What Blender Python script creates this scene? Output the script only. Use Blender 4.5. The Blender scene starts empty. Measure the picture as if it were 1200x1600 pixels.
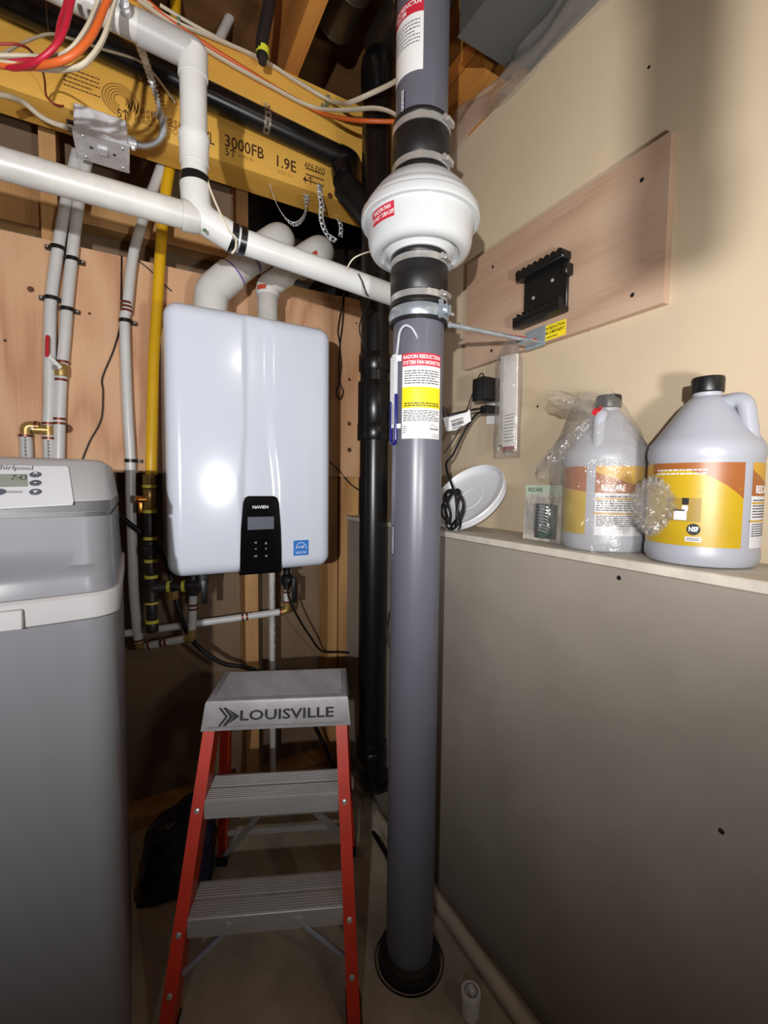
import bpy, bmesh, math, random
from mathutils import Vector, Matrix
random.seed(7)
scene = bpy.context.scene
COL = scene.collection

# ------------------------------------------------------------------ camera
F_PX, YAW, PITCH, ROLL, CAM_H = 700.0, 29.0, 3.5, 0.6, 1.10
_a, _p, _r = (math.radians(v) for v in (YAW, PITCH, ROLL))
CF = Vector((math.sin(_a)*math.cos(_p), math.cos(_a)*math.cos(_p), -math.sin(_p)))
_r0 = Vector((math.cos(_a), -math.sin(_a), 0)); _u0 = _r0.cross(CF)
CR = _r0*math.cos(_r) + _u0*math.sin(_r)
CU = _u0*math.cos(_r) - _r0*math.sin(_r)
CC = Vector((0, 0, CAM_H))
cam = bpy.data.cameras.new('camera'); camo = bpy.data.objects.new('camera', cam); COL.objects.link(camo)
m = Matrix((CR, CU, -CF)).transposed().to_4x4(); m.translation = CC; camo.matrix_world = m
cam.sensor_fit = 'HORIZONTAL'; cam.sensor_width = 36.0; cam.lens = 36.0*F_PX/1200.0
cam.clip_start = 0.01
scene.camera = camo

# ------------------------------------------------------------------ world, lights, exposure
w = bpy.data.worlds.new('world'); scene.world = w; w.use_nodes = True
w.node_tree.nodes['Background'].inputs[0].default_value = (1.0, 0.96, 0.90, 1)
w.node_tree.nodes['Background'].inputs[1].default_value = 0.04
def lamp(name, typ, loc, energy, size, color=(1, 1, 1), aim=None, spot=None, blend=1.0):
    l = bpy.data.lights.new(name, typ); l.energy = energy; l.color = color
    l.shadow_soft_size = size
    o = bpy.data.objects.new(name, l); COL.objects.link(o); o.location = loc
    if aim is not None: o.rotation_euler = (Vector(aim)-Vector(loc)).to_track_quat('-Z', 'Y').to_euler()
    if spot: l.spot_size = math.radians(spot); l.spot_blend = blend
    return o
lamp('hand_light', 'SPOT', (-0.42, -0.40, 1.16), 98, 0.013, (1.0, 0.985, 0.985), (0.36, 1.0, 1.92), 138, 1.0)
lamp('phone_light', 'SPOT', (0.31, -0.12, 1.09), 25, 0.035, (1.0, 0.99, 0.99), (0.55, 1.0, 1.70), 134, 1.0)
lamp('ceiling_bulb', 'POINT', (0.70, -1.5, 2.12), 9, 0.035, (1.0, 0.93, 0.84))
vs = scene.view_settings
vs.view_transform = 'Standard'; vs.look = 'None'; vs.gamma = 1.0; vs.exposure = 0.0; vs.use_curve_mapping = False

# ------------------------------------------------------------------ pixel <-> place helpers (frame 1200x1600)
def ray(x, y): return CR*((x-600)/F_PX) - CU*((y-800)/F_PX) + CF
def q(x, y, **k):
    d = ray(x, y); ax, v = list(k.items())[0]
    if ax == 'D': return CC + d*v
    i = 'XYZ'.index(ax); return CC + d*((v-CC[i])/d[i])
def qp(x, y, p0, n):
    d = ray(x, y); return CC + d*((Vector(p0)-CC).dot(n)/d.dot(n))

# ------------------------------------------------------------------ materials
def lin(c):
    return tuple(((v/255)/12.92 if v/255 <= 0.04045 else ((v/255+0.055)/1.055)**2.4) for v in c)
_M = {}
def mat(name, c, rough=0.5, metal=0.0, var=0.0, scale=30, bump=0.0, bscale=None, stretch=(1, 1, 1), c2=None, spec=0.5, coat=0.0, detail=5, lo=0.35, hi=0.65, alpha=1.0):
    if name in _M: return _M[name]
    M = bpy.data.materials.new(name); M.use_nodes = True; _M[name] = M
    nt = M.node_tree; b = nt.nodes['Principled BSDF']
    c = lin(c)
    b.inputs['Base Color'].default_value = (*c, 1); b.inputs['Roughness'].default_value = rough
    b.inputs['Metallic'].default_value = metal; b.inputs['Specular IOR Level'].default_value = spec
    b.inputs['Coat Weight'].default_value = coat; b.inputs['Coat Roughness'].default_value = 0.08
    b.inputs['Alpha'].default_value = alpha
    if var or bump or c2:
        tc = nt.nodes.new('ShaderNodeTexCoord'); mp = nt.nodes.new('ShaderNodeMapping')
        mp.inputs['Scale'].default_value = stretch
        nt.links.new(tc.outputs['Object'], mp.inputs['Vector'])
        if var or c2:
            n = nt.nodes.new('ShaderNodeTexNoise'); n.inputs['Scale'].default_value = scale
            n.inputs['Detail'].default_value = detail; n.inputs['Roughness'].default_value = 0.6
            nt.links.new(mp.outputs[0], n.inputs['Vector'])
            r = nt.nodes.new('ShaderNodeValToRGB'); r.color_ramp.elements[0].position = lo; r.color_ramp.elements[1].position = hi
            d = lin(c2) if c2 else tuple(max(0, v*(1-var)) for v in c)
            r.color_ramp.elements[0].color = (*d, 1)
            r.color_ramp.elements[1].color = (*(c if c2 else tuple(min(1, v*(1+var*0.5)) for v in c)), 1)
            nt.links.new(n.outputs['Fac'], r.inputs['Fac']); nt.links.new(r.outputs['Color'], b.inputs['Base Color'])
        if bump:
            n2 = nt.nodes.new('ShaderNodeTexNoise'); n2.inputs['Scale'].default_value = bscale or scale*3
            n2.inputs['Detail'].default_value = 6; nt.links.new(mp.outputs[0], n2.inputs['Vector'])
            bp = nt.nodes.new('ShaderNodeBump'); bp.inputs['Strength'].default_value = bump; bp.inputs['Distance'].default_value = 0.002
            nt.links.new(n2.outputs['Fac'], bp.inputs['Height']); nt.links.new(bp.outputs[0], b.inputs['Normal'])
    return M

def wood(name, c1, c2, c3=None, along='Z', ring=9.0, dist=5.0, rough=0.65, fine=0.35, stretch=0.16):
    """plywood / lumber: warped growth rings plus fine streaks along one axis"""
    if name in _M: return _M[name]
    M = bpy.data.materials.new(name); M.use_nodes = True; _M[name] = M
    nt = M.node_tree; L = nt.links; b = nt.nodes['Principled BSDF']; b.inputs['Roughness'].default_value = rough
    tc = nt.nodes.new('ShaderNodeTexCoord'); mp = nt.nodes.new('ShaderNodeMapping')
    s = [1, 1, 1]; s['XYZ'.index(along)] = stretch; mp.inputs['Scale'].default_value = s
    L.new(tc.outputs['Object'], mp.inputs['Vector'])
    n = nt.nodes.new('ShaderNodeTexNoise'); n.inputs['Scale'].default_value = 3.2; n.inputs['Detail'].default_value = 2
    L.new(mp.outputs[0], n.inputs['Vector'])
    mu = nt.nodes.new('ShaderNodeMath'); mu.operation = 'MULTIPLY'; mu.inputs[1].default_value = ring
    L.new(n.outputs['Fac'], mu.inputs[0])
    fr = nt.nodes.new('ShaderNodeMath'); fr.operation = 'PINGPONG'; fr.inputs[1].default_value = 0.5
    L.new(mu.outputs[0], fr.inputs[0])
    mp2 = nt.nodes.new('ShaderNodeMapping'); s2 = [1, 1, 1]; s2['XYZ'.index(along)] = 0.03; mp2.inputs['Scale'].default_value = s2
    L.new(tc.outputs['Object'], mp2.inputs['Vector'])
    n2 = nt.nodes.new('ShaderNodeTexNoise'); n2.inputs['Scale'].default_value = 160; n2.inputs['Detail'].default_value = 3
    L.new(mp2.outputs[0], n2.inputs['Vector'])
    ad = nt.nodes.new('ShaderNodeMath'); ad.operation = 'MULTIPLY_ADD'; ad.inputs[1].default_value = fine
    L.new(n2.outputs['Fac'], ad.inputs[0]); L.new(fr.outputs[0], ad.inputs[2])
    r = nt.nodes.new('ShaderNodeValToRGB'); e = r.color_ramp.elements
    e[0].position = 0.12; e[0].color = (*lin(c2), 1); e[1].position = 0.62; e[1].color = (*lin(c1), 1)
    if c3:
        x = r.color_ramp.elements.new(0.36); x.color = (*lin(c3), 1)
    L.new(ad.outputs[0], r.inputs['Fac']); L.new(r.outputs['Color'], b.inputs['Base Color'])
    bp = nt.nodes.new('ShaderNodeBump'); bp.inputs['Strength'].default_value = 0.15; bp.inputs['Distance'].default_value = 0.001
    L.new(n2.outputs['Fac'], bp.inputs['Height']); L.new(bp.outputs[0], b.inputs['Normal'])
    return M

def film(name, tint, gloss=0.25, rough=0.12, haze=0.0, bump=0.5):
    """thin clear plastic film: mostly see-through, glossy creases, a little haze"""
    if name in _M: return _M[name]
    M = bpy.data.materials.new(name); M.use_nodes = True; _M[name] = M
    nt = M.node_tree; L = nt.links; nt.nodes.remove(nt.nodes['Principled BSDF']); out = nt.nodes['Material Output']
    t = nt.nodes.new('ShaderNodeBsdfTransparent'); t.inputs[0].default_value = (*lin(tint), 1)
    g = nt.nodes.new('ShaderNodeBsdfGlossy'); g.inputs['Roughness'].default_value = rough
    d = nt.nodes.new('ShaderNodeBsdfTranslucent'); d.inputs[0].default_value = (*lin(tint), 1)
    df = nt.nodes.new('ShaderNodeBsdfDiffuse'); df.inputs[0].default_value = (*lin(tint), 1)
    lw = nt.nodes.new('ShaderNodeLayerWeight'); lw.inputs['Blend'].default_value = 0.35
    n = nt.nodes.new('ShaderNodeTexNoise'); n.inputs['Scale'].default_value = 45; n.inputs['Detail'].default_value = 3
    tc = nt.nodes.new('ShaderNodeTexCoord'); L.new(tc.outputs['Object'], n.inputs['Vector'])
    bp = nt.nodes.new('ShaderNodeBump'); bp.inputs['Strength'].default_value = bump; bp.inputs['Distance'].default_value = 0.01
    L.new(n.outputs['Fac'], bp.inputs['Height']); L.new(bp.outputs[0], g.inputs['Normal']); L.new(bp.outputs[0], lw.inputs['Normal'])
    mf = nt.nodes.new('ShaderNodeMath'); mf.operation = 'MULTIPLY_ADD'; mf.inputs[1].default_value = gloss; mf.inputs[2].default_value = 0.03
    L.new(lw.outputs['Facing'], mf.inputs[0])
    hz = nt.nodes.new('ShaderNodeMixShader'); hz.inputs[0].default_value = 0.5; L.new(d.outputs[0], hz.inputs[1]); L.new(df.outputs[0], hz.inputs[2])
    m0 = nt.nodes.new('ShaderNodeMixShader'); m0.inputs[0].default_value = haze; L.new(t.outputs[0], m0.inputs[1]); L.new(hz.outputs[0], m0.inputs[2])
    m1 = nt.nodes.new('ShaderNodeMixShader'); L.new(mf.outputs[0], m1.inputs[0]); L.new(m0.outputs[0], m1.inputs[1]); L.new(g.outputs[0], m1.inputs[2])
    L.new(m1.outputs[0], out.inputs['Surface'])
    return M

# ------------------------------------------------------------------ mesh building
def V(*a): return Vector(a)
def frame(d):
    d = Vector(d).normalized(); t = Vector((0, 0, 1)) if abs(d.z) < 0.9 else Vector((1, 0, 0))
    a = d.cross(t).normalized(); return a, d.cross(a).normalized(), d
def catmull(pts, k=6, closed=False):
    P = [Vector(p) for p in pts]; out = []; n = len(P)
    if n < 3: return P
    rng = range(n) if closed else range(n-1)
    for i in rng:
        p1, p2 = P[i], P[(i+1) % n]
        p0 = P[i-1] if (i > 0 or closed) else p1*2-p2
        p3 = P[(i+2) % n] if (i+2 < n or closed) else p2*2-p1
        for j in range(k):
            t = j/k
            out.append(0.5*((2*p1)+(p2-p0)*t+(2*p0-5*p1+4*p2-p3)*t*t+(3*p1-p0-3*p2+p3)*t*t*t))
    if not closed: out.append(P[-1])
    return out
def fillet(pts, r, n=8):
    P = [Vector(p) for p in pts]; out = [P[0]]
    for i in range(1, len(P)-1):
        a = (P[i-1]-P[i]); b = (P[i+1]-P[i]); la, lb = a.length, b.length; a.normalize(); b.normalize()
        ang = a.angle(b); cut = min(r/math.tan(ang/2), la*0.49, lb*0.49)
        p1, p2 = P[i]+a*cut, P[i]+b*cut
        for j in range(n+1):
            t = j/n; out.append(p1*(1-t)**2+P[i]*2*t*(1-t)+p2*t*t)
    out.append(P[-1]); return out

class MB:
    def __init__(s): s.v = []; s.f = []
    def add(s, vs, fs):
        o = len(s.v); s.v += [Vector(x) for x in vs]; s.f += [tuple(i+o for i in f) for f in fs]; return s
    def box(s, a, b):
        x0, y0, z0 = a; x1, y1, z1 = b
        return s.add([(x0, y0, z0), (x1, y0, z0), (x1, y1, z0), (x0, y1, z0), (x0, y0, z1), (x1, y0, z1), (x1, y1, z1), (x0, y1, z1)],
                     [(0, 3, 2, 1), (4, 5, 6, 7), (0, 1, 5, 4), (1, 2, 6, 5), (2, 3, 7, 6), (3, 0, 4, 7)])
    def hexa(s, bot, top):
        return s.add(list(bot)+list(top), [(0, 3, 2, 1), (4, 5, 6, 7), (0, 1, 5, 4), (1, 2, 6, 5), (2, 3, 7, 6), (3, 0, 4, 7)])
    def beam(s, p0, p1, wx, wy, up=(0, 0, 1), up_is_x=False):
        p0, p1 = Vector(p0), Vector(p1); d = (p1-p0).normalized(); a = d.cross(Vector(up))
        if a.length < 1e-4: a = Vector((1, 0, 0))
        a.normalize(); b = a.cross(d).normalized(); a *= wx/2; b *= wy/2
        return s.hexa([p0-a-b, p0+a-b, p0+a+b, p0-a+b], [p1-a-b, p1+a-b, p1+a+b, p1-a+b])
    def rbox(s, a, b, r=0.004, seg=2, M=None):
        bm = bmesh.new(); bmesh.ops.create_cube(bm, size=1.0)
        a, b = Vector(a), Vector(b)
        for v in bm.verts: v.co = Vector([(a[i]+b[i])/2 + v.co[i]*(b[i]-a[i]) for i in range(3)])
        bmesh.ops.bevel(bm, geom=bm.edges[:], offset=r, segments=seg, profile=0.5, affect='EDGES')
        bm.verts.index_update()
        vs = [v.co.copy() for v in bm.verts]; fs = [tuple(v.index for v in f.verts) for f in bm.faces]; bm.free()
        if M: vs = [M @ v for v in vs]
        return s.add(vs, fs)
    def tube(s, pts, r, n=12, caps=True, flat=None, closed=False):
        P = [Vector(p) for p in pts]; N = len(P); R = r if isinstance(r, (list, tuple)) else [r]*N
        T = []
        for i in range(N):
            if closed: t = P[(i+1) % N]-P[i-1]
            else: t = P[min(i+1, N-1)]-P[max(i-1, 0)]
            T.append(t.normalized() if t.length > 1e-9 else Vector((0, 0, 1)))
        a, b, _ = frame(T[0]); o = len(s.v)
        for i in range(N):
            if i:
                a = a - T[i]*a.dot(T[i]); a.normalize(); b = T[i].cross(a).normalized()
            for j in range(n):
                th = 2*math.pi*j/n
                s.v.append(P[i]+(a*math.cos(th)+b*math.sin(th)*(flat or 1))*R[i])
        for i in range(N if closed else N-1):
            for j in range(n):
                i2 = (i+1) % N
                s.f.append((o+i*n+j, o+i*n+(j+1) % n, o+i2*n+(j+1) % n, o+i2*n+j))
        if caps and not closed:
            s.f.append(tuple(o+j for j in reversed(range(n)))); s.f.append(tuple(o+(N-1)*n+j for j in range(n)))
        return s
    def cyl(s, p0, p1, r, r1=None, n=20, caps=True):
        return s.tube([p0, p1], [r, r if r1 is None else r1], n, caps)
    def lathe(s, prof, org, axis=(0, 0, 1), n=40, closed=False):
        a, b, d = frame(axis); org = Vector(org); o = len(s.v); K = len(prof)
        for rr, h in prof:
            for j in range(n):
                th = 2*math.pi*j/n; s.v.append(org+d*h+(a*math.cos(th)+b*math.sin(th))*rr)
        for i in range(K if closed else K-1):
            i2 = (i+1) % K
            for j in range(n): s.f.append((o+i*n+j, o+i*n+(j+1) % n, o+i2*n+(j+1) % n, o+i2*n+j))
        if not closed:
            s.f.append(tuple(o+j for j in reversed(range(n)))); s.f.append(tuple(o+(K-1)*n+j for j in range(n)))
        return s
    def ring(s, org, axis, r0, r1, h, n=40):
        return s.lathe([(r0, -h/2), (r1, -h/2), (r1, h/2), (r0, h/2)], org, axis, n, closed=True)
    def prism(s, poly, vec):
        poly = [Vector(p) for p in poly]; vec = Vector(vec); n = len(poly)
        return s.add(poly+[p+vec for p in poly], [tuple(reversed(range(n))), tuple(range(n, 2*n))]+[(i, (i+1) % n, n+(i+1) % n, n+i) for i in range(n)])
    def ball(s, c, r, n=12, sc=(1, 1, 1)):
        pr = [(max(1e-4, math.sin(math.pi*i/(n//2+2))), -math.cos(math.pi*i/(n//2+2))) for i in range(n//2+3)]
        o = len(s.v); s.lathe(pr, (0, 0, 0), (0, 0, 1), n)
        for i in range(o, len(s.v)): s.v[i] = Vector([c[k]+s.v[i][k]*r*sc[k] for k in range(3)])
        return s
    def grid(s, fn, nu, nv):
        o = len(s.v)
        for i in range(nu+1):
            for j in range(nv+1): s.v.append(Vector(fn(i/nu, j/nv)))
        for i in range(nu):
            for j in range(nv):
                a = o+i*(nv+1)+j; s.f.append((a, a+nv+1, a+nv+2, a+1))
        return s
    def loft(s, secs, caps=True):
        o = len(s.v); n = len(secs[0])
        for c in secs: s.v += [Vector(p) for p in c]
        for i in range(len(secs)-1):
            for j in range(n): s.f.append((o+i*n+j, o+i*n+(j+1) % n, o+(i+1)*n+(j+1) % n, o+(i+1)*n+j))
        if caps:
            s.f.append(tuple(o+j for j in reversed(range(n)))); s.f.append(tuple(o+(len(secs)-1)*n+j for j in range(n)))
        return s

def tag(o, label=None, cat=None, group=None, kind=None):
    if label: o['label'] = label
    if cat: o['category'] = cat
    if group: o['group'] = group
    if kind: o['kind'] = kind
    return o
def link_mesh(name, me, material, parent=None, ang=38):
    o = bpy.data.objects.new(name, me); COL.objects.link(o)
    if material: me.materials.append(material)
    if parent is not None:
        o.parent = parent
        off = parent.location.copy(); pp = parent.parent
        while pp is not None: off += pp.location; pp = pp.parent
        me.transform(Matrix.Translation(-off))
    else:
        xs = [v.co for v in me.vertices]
        lo = [min(v[i] for v in xs) for i in range(3)]; hi = [max(v[i] for v in xs) for i in range(3)]
        c = Vector(((lo[0]+hi[0])/2, (lo[1]+hi[1])/2, lo[2]))
        me.transform(Matrix.Translation(-c)); o.location = c
    return o
def mk(name, mb, material, parent=None, label=None, cat=None, group=None, kind=None, ang=38, smooth=True, recalc=True):
    me = bpy.data.meshes.new(name); me.from_pydata([tuple(v) for v in mb.v], [], mb.f); me.update()
    if recalc:
        bm = bmesh.new(); bm.from_mesh(me); bmesh.ops.recalc_face_normals(bm, faces=bm.faces[:]); bm.to_mesh(me); bm.free()
    if smooth:
        for p in me.polygons: p.use_smooth = True
        me.set_sharp_from_angle(angle=math.radians(ang))
    if name in ('print', 'stamp', 'barcode', 'scale_marks', 'drop_print', 'grip_ribs'): kind = 'stuff'
    o = link_mesh(name, me, material, parent)
    return tag(o, label, cat, group, kind)
def thing(name, loc, label, cat, group=None, kind=None):
    o = bpy.data.objects.new(name, None); COL.objects.link(o); o.location = loc; o.empty_display_size = 0.05
    return tag(o, label, cat, group, kind)
def txt(body, size, fn, material, parent, name='lettering', align='CENTER', bold=0.0, sx=1.0, space=1.0, label=None):
    cu = bpy.data.curves.new('t', 'FONT'); cu.body = body; cu.size = size; cu.align_x = align; cu.align_y = 'CENTER'
    cu.resolution_u = 2; cu.offset = bold*size; cu.space_character = space
    ob = bpy.data.objects.new('t', cu); COL.objects.link(ob); bpy.context.view_layer.update()
    me = bpy.data.meshes.new_from_object(ob.evaluated_get(bpy.context.evaluated_depsgraph_get()))
    bpy.data.objects.remove(ob); bpy.data.curves.remove(cu)
    for v in me.vertices: v.co = fn(v.co.x*sx, v.co.y)
    me.materials.clear()
    o = link_mesh(name, me, material, parent)
    if label: o['label'] = label
    return o
def flat(o, du, dv, eps=0.0006):
    o, du, dv = Vector(o), Vector(du).normalized(), Vector(dv).normalized(); n = du.cross(dv).normalized()
    return lambda u, v, e=eps: o+du*u+dv*v+n*e
def cylmap(cx, cy, r, ang0, z0, tw, rt, eps=0.0006):
    def f(u, v, e=eps):
        th = ang0+u/r; d = tw*math.cos(th)+rt*math.sin(th)
        return Vector((cx, cy, z0+v))+Vector((d.x, d.y, 0))*(r+e)
    return f
def patch(mb, fn, u0, u1, lo, hi, nu=12, nv=2, e=0.0004):
    """quad sheet on a mapped surface between two boundary curves lo(u), hi(u)"""
    L = lo if callable(lo) else (lambda u: lo); Hh = hi if callable(hi) else (lambda u: hi)
    return mb.grid(lambda a, b: fn(u0+(u1-u0)*a, L(u0+(u1-u0)*a)*(1-b)+Hh(u0+(u1-u0)*a)*b, e), nu, nv)
def words(mb, fn, u0, u1, v0, v1, rows, e=0.0008, fill=0.55, seed=1):
    """rows of word-sized ink dashes, for print too small to read"""
    rnd = random.Random(seed); h = (v1-v0)/rows
    for i in range(rows):
        y = v1-(i+0.5)*h; u = u0; end = u1-(rnd.random()*0.25*(u1-u0) if i % 4 == 3 else 0)
        while u < end:
            wl = (0.04+0.09*rnd.random())*(u1-u0); x2 = min(u+wl, end)
            mb.grid(lambda a, b, u=u, x2=x2, y=y: fn(u+(x2-u)*a, y-h*fill/2+h*fill*b, e), 2, 1)
            u = x2+0.018*(u1-u0)
    return mb
def rrect(x0, y0, x1, y1, r, n=5):
    out = []
    for cx, cy, a0 in ((x1-r, y1-r, 0), (x0+r, y1-r, 90), (x0+r, y0+r, 180), (x1-r, y0+r, 270)):
        for i in range(n+1):
            t = math.radians(a0+90*i/n); out.append((cx+r*math.cos(t), cy+r*math.sin(t)))
    return out

# ------------------------------------------------------------------ material palette
WHITE_PVC = mat('white_pvc', (208, 208, 204), 0.32, var=0.06, scale=14)
OLD_PVC = mat('aged_white_pvc', (194, 192, 186), 0.38, var=0.18, scale=11)
PEX = mat('white_pex', (198, 198, 196), 0.34, var=0.05, scale=20)
GREY_PVC = mat('grey_pvc', (96, 97, 107), 0.33, var=0.05, scale=6)
BLACK_ABS = mat('black_abs', (17, 17, 18), 0.30, var=0.3, scale=20)
RUBBER = mat('black_rubber', (26, 25, 26), 0.42, var=0.2, scale=15)
BLACK = mat('black_plastic', (14, 14, 15), 0.38)
CORD = mat('black_cord', (13, 12, 12), 0.5)
STEEL = mat('stainless_steel', (206, 205, 202), 0.26, 0.65, var=0.08, scale=40)
ZINC = mat('zinc_plated_steel', (172, 182, 190), 0.30, 0.55, var=0.15, scale=30)
GALV = mat('galvanised_steel', (226, 229, 233), 0.34, 0.2, var=0.22, scale=25)
ALU = mat('brushed_aluminium', (190, 189, 188), 0.30, 0.45, var=0.12, scale=8, stretch=(0.1, 1, 1))
BRASS = mat('brass', (176, 144, 84), 0.34, 0.5, var=0.3, scale=30)
COPPER = mat('copper_ring', (128, 70, 54), 0.32, 0.55, var=0.2, scale=50)
IRON = mat('black_iron_pipe', (54, 50, 50), 0.48, 0.2, var=0.3, scale=40, bump=0.2)
YTAPE = mat('yellow_thread_tape', (222, 214, 84), 0.55)
YGAS = mat('yellow_gas_jacket', (216, 168, 22), 0.42, var=0.06, scale=12)
RED = mat('red_vinyl', (186, 34, 44), 0.45)
STICKRED = mat('red_label_print', (196, 40, 60), 0.45)
STICKWHITE = mat('white_label_paper', (232, 232, 230), 0.45)
STICKYEL = mat('yellow_label_print', (240, 214, 30), 0.45)
INK = mat('black_ink', (22, 20, 20), 0.6)
GREYINK = mat('grey_ink', (110, 110, 112), 0.6)
WHITEINK = mat('white_ink', (240, 240, 240), 0.5)
BLUEINK = mat('blue_label_print', (26, 108, 190), 0.45)
STAMP = mat('brown_stamp_ink', (70, 38, 18), 0.7)
FADED = mat('faded_stamp_ink', (150, 108, 44), 0.7)
DRYWALL = mat('beige_drywall', (196, 178, 150), 0.75, var=0.07, scale=2.2, bump=0.06, bscale=220)
LOWWALL = mat('grey_scuffed_board', (152, 143, 132), 0.62, var=0.13, scale=3.0, bump=0.10, bscale=60)
LEDGE = mat('painted_ledge', (205, 197, 182), 0.6, var=0.18, scale=18)
CONC = mat('concrete_floor', (182, 171, 150), 0.8, var=0.28, scale=5.5, bump=0.3, bscale=40)
BACKBOARD = mat('brown_board_back', (122, 100, 78), 0.85, var=0.15, scale=4)
STUD = wood('stud_lumber', (196, 152, 98), (160, 116, 70), along='Z', ring=5)
JOIST = wood('joist_lumber', (204, 140, 66), (166, 104, 42), along='Y', ring=5)
LVL = wood('laminated_beam_wood', (236, 190, 94), (212, 160, 66), (228, 178, 80), along='X', ring=2.2, fine=0.25, stretch=0.25)
PLYB = wood('plywood_fir', (206, 164, 126), (178, 130, 94), (198, 152, 114), along='Z', ring=9, stretch=0.22)
PLYR = wood('plywood_pale', (188, 160, 136), (166, 134, 110), (180, 150, 126), along='Y', ring=4, stretch=0.25)
WHITE_ENAMEL = mat('white_enamel', (202, 208, 220), 0.17, coat=0.2)
FANWHITE = mat('white_fan_plastic', (202, 205, 206), 0.24, coat=0.2)
SOFTGREY = mat('grey_softener_plastic', (122, 123, 128), 0.34, var=0.03, scale=3)
SOFTHEAD = mat('light_grey_plastic', (170, 170, 172), 0.38)
SOFTSHADE = mat('shaded_grey_plastic', (92, 92, 94), 0.42)  # darker tone paints in the shade on the head's down-facing lip and gap
SOFTBAND = mat('pale_grey_plastic', (176, 174, 175), 0.38)
ORANGE = mat('orange_fibreglass', (206, 52, 26), 0.42, var=0.12, scale=14)
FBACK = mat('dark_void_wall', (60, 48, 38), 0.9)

# ------------------------------------------------------------------ structure
XL, XU, YB = 0.705, 0.865, 1.56         # lower right wall face, upper right wall face, stud face of back wall
ZL, ZT = 0.982, 2.11                    # ledge height, top of upper wall board
mk('floor', MB().box((-2.2, -2.4, -0.05), (1.4, 2.6, 0.0)), CONC, label='bare concrete floor', kind='structure')
wl = mk('wall_right_lower', MB().box((XL, -2.4, 0.0), (1.0, YB+0.10, ZL-0.018)), LOWWALL, kind='structure')
mk('trim_1', MB().rbox((XL-0.006, -2.4, ZL-0.0175), (XU, YB+0.09, ZL), 0.002, 1), LEDGE, kind='structure')
wr = mk('wall_right_upper', MB().box((XU, -2.4, ZL), (XU+0.016, YB+0.10, ZT)), DRYWALL, kind='structure')
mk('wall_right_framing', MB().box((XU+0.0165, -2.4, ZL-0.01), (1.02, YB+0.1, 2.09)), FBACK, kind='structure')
def screw_heads(parent, pts, X, r=0.0042):
    for x, y in pts:
        p = q(x, y, X=X); mk('screw', MB().lathe([(r, 0), (r*0.85, 0.0008), (r*0.2, 0.0005)], p, (-1, 0, 0), 10), INK, parent)
screw_heads(wl, ((967, 903), (1127, 1299)), XL)
screw_heads(wr, ((1014, 105), (920, 516), (840, 635)), XU, 0.0032)

# back wall: studs, bottom plate, brown board behind
wb = thing('wall_back', (0.2, YB, 0), 'open stud wall with brown board behind', 'wall', kind='structure'); del wb['category']
ST = [(-0.75, -0.712), (-0.21, -0.172), (0.304, 0.342), (0.322, 0.366), (0.626, 0.664), (0.672, 0.752)]
mk('backing_board', MB().box((-1.6, YB+0.092, 0.0), (0.306, YB+0.10, 2.32)), BACKBOARD, wb)
mk('backing_board', MB().box((0.3065, YB+0.092, 0.0), (XU+0.1, YB+0.10, 1.70)), BACKBOARD, wb)
for i, (a, b) in enumerate(ST):
    z0, z1 = 0.04, 2.30
    if i == 2: z0 = 1.60
    if i == 3: z1 = 1.59
    if i == 4: z1 = 1.16
    if i == 5: z1 = 1.79
    mk('stud', MB().box((a, YB, z0), (b, YB+0.089, z1)), STUD, wb)
mk('bottom_plate', MB().box((-1.6, YB-0.004, 0.0), (XL-0.001, YB+0.09, 0.039)), STUD, wb)
mk('header', MB().box((0.3425, YB+0.004, 1.74), (0.671, YB+0.089, 1.79)), STUD, wb)
mk('header', MB().box((-0.171, YB+0.03, 1.84), (0.3035, YB+0.089, 1.93)), STUD, wb)
mk('header', MB().box((-0.711, YB+0.03, 1.80), (-0.2105, YB+0.089, 1.90)), STUD, wb)
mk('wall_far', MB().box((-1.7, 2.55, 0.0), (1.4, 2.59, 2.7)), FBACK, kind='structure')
# plywood mounting panel on the studs
ply = mk('mounting_plywood', MB().box((-0.62, YB-0.0165, 1.128), (0.7545, YB-0.0005, 1.752)), PLYB,
         label='fir plywood panel behind the white water heater', cat='panel')
KNOT = mat('dark_knot', (96, 60, 36), 0.8, var=0.4, scale=60)
for x, y, r in ((48, 452, .008), (140, 490, .004), (106, 670, .012), (546, 593, .006), (546, 662, .008), (546, 703, .009), (557, 505, .004), (8, 532, .004)):
    p = q(x, y, Y=YB-0.0165); mk('knot', MB().lathe([(r, 0), (r*0.9, 0.0006), (r*0.2, 0.0003)], p, (0, -1, 0), 14), KNOT, ply)
st = MB()
for i, (x0, y0) in enumerate(((263, 432), (276, 432), (290, 436))):
    p0 = q(x0, y0, Y=YB-0.0165)
    words(st, flat(p0, (0, 0, -1), (1, 0, 0), -0.0006), 0, 0.10, -0.012, 0.012, 2, e=-0.0006, fill=0.6, seed=i+3)
mk('stamp', st, STAMP, ply, recalc=False, smooth=False)

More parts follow.
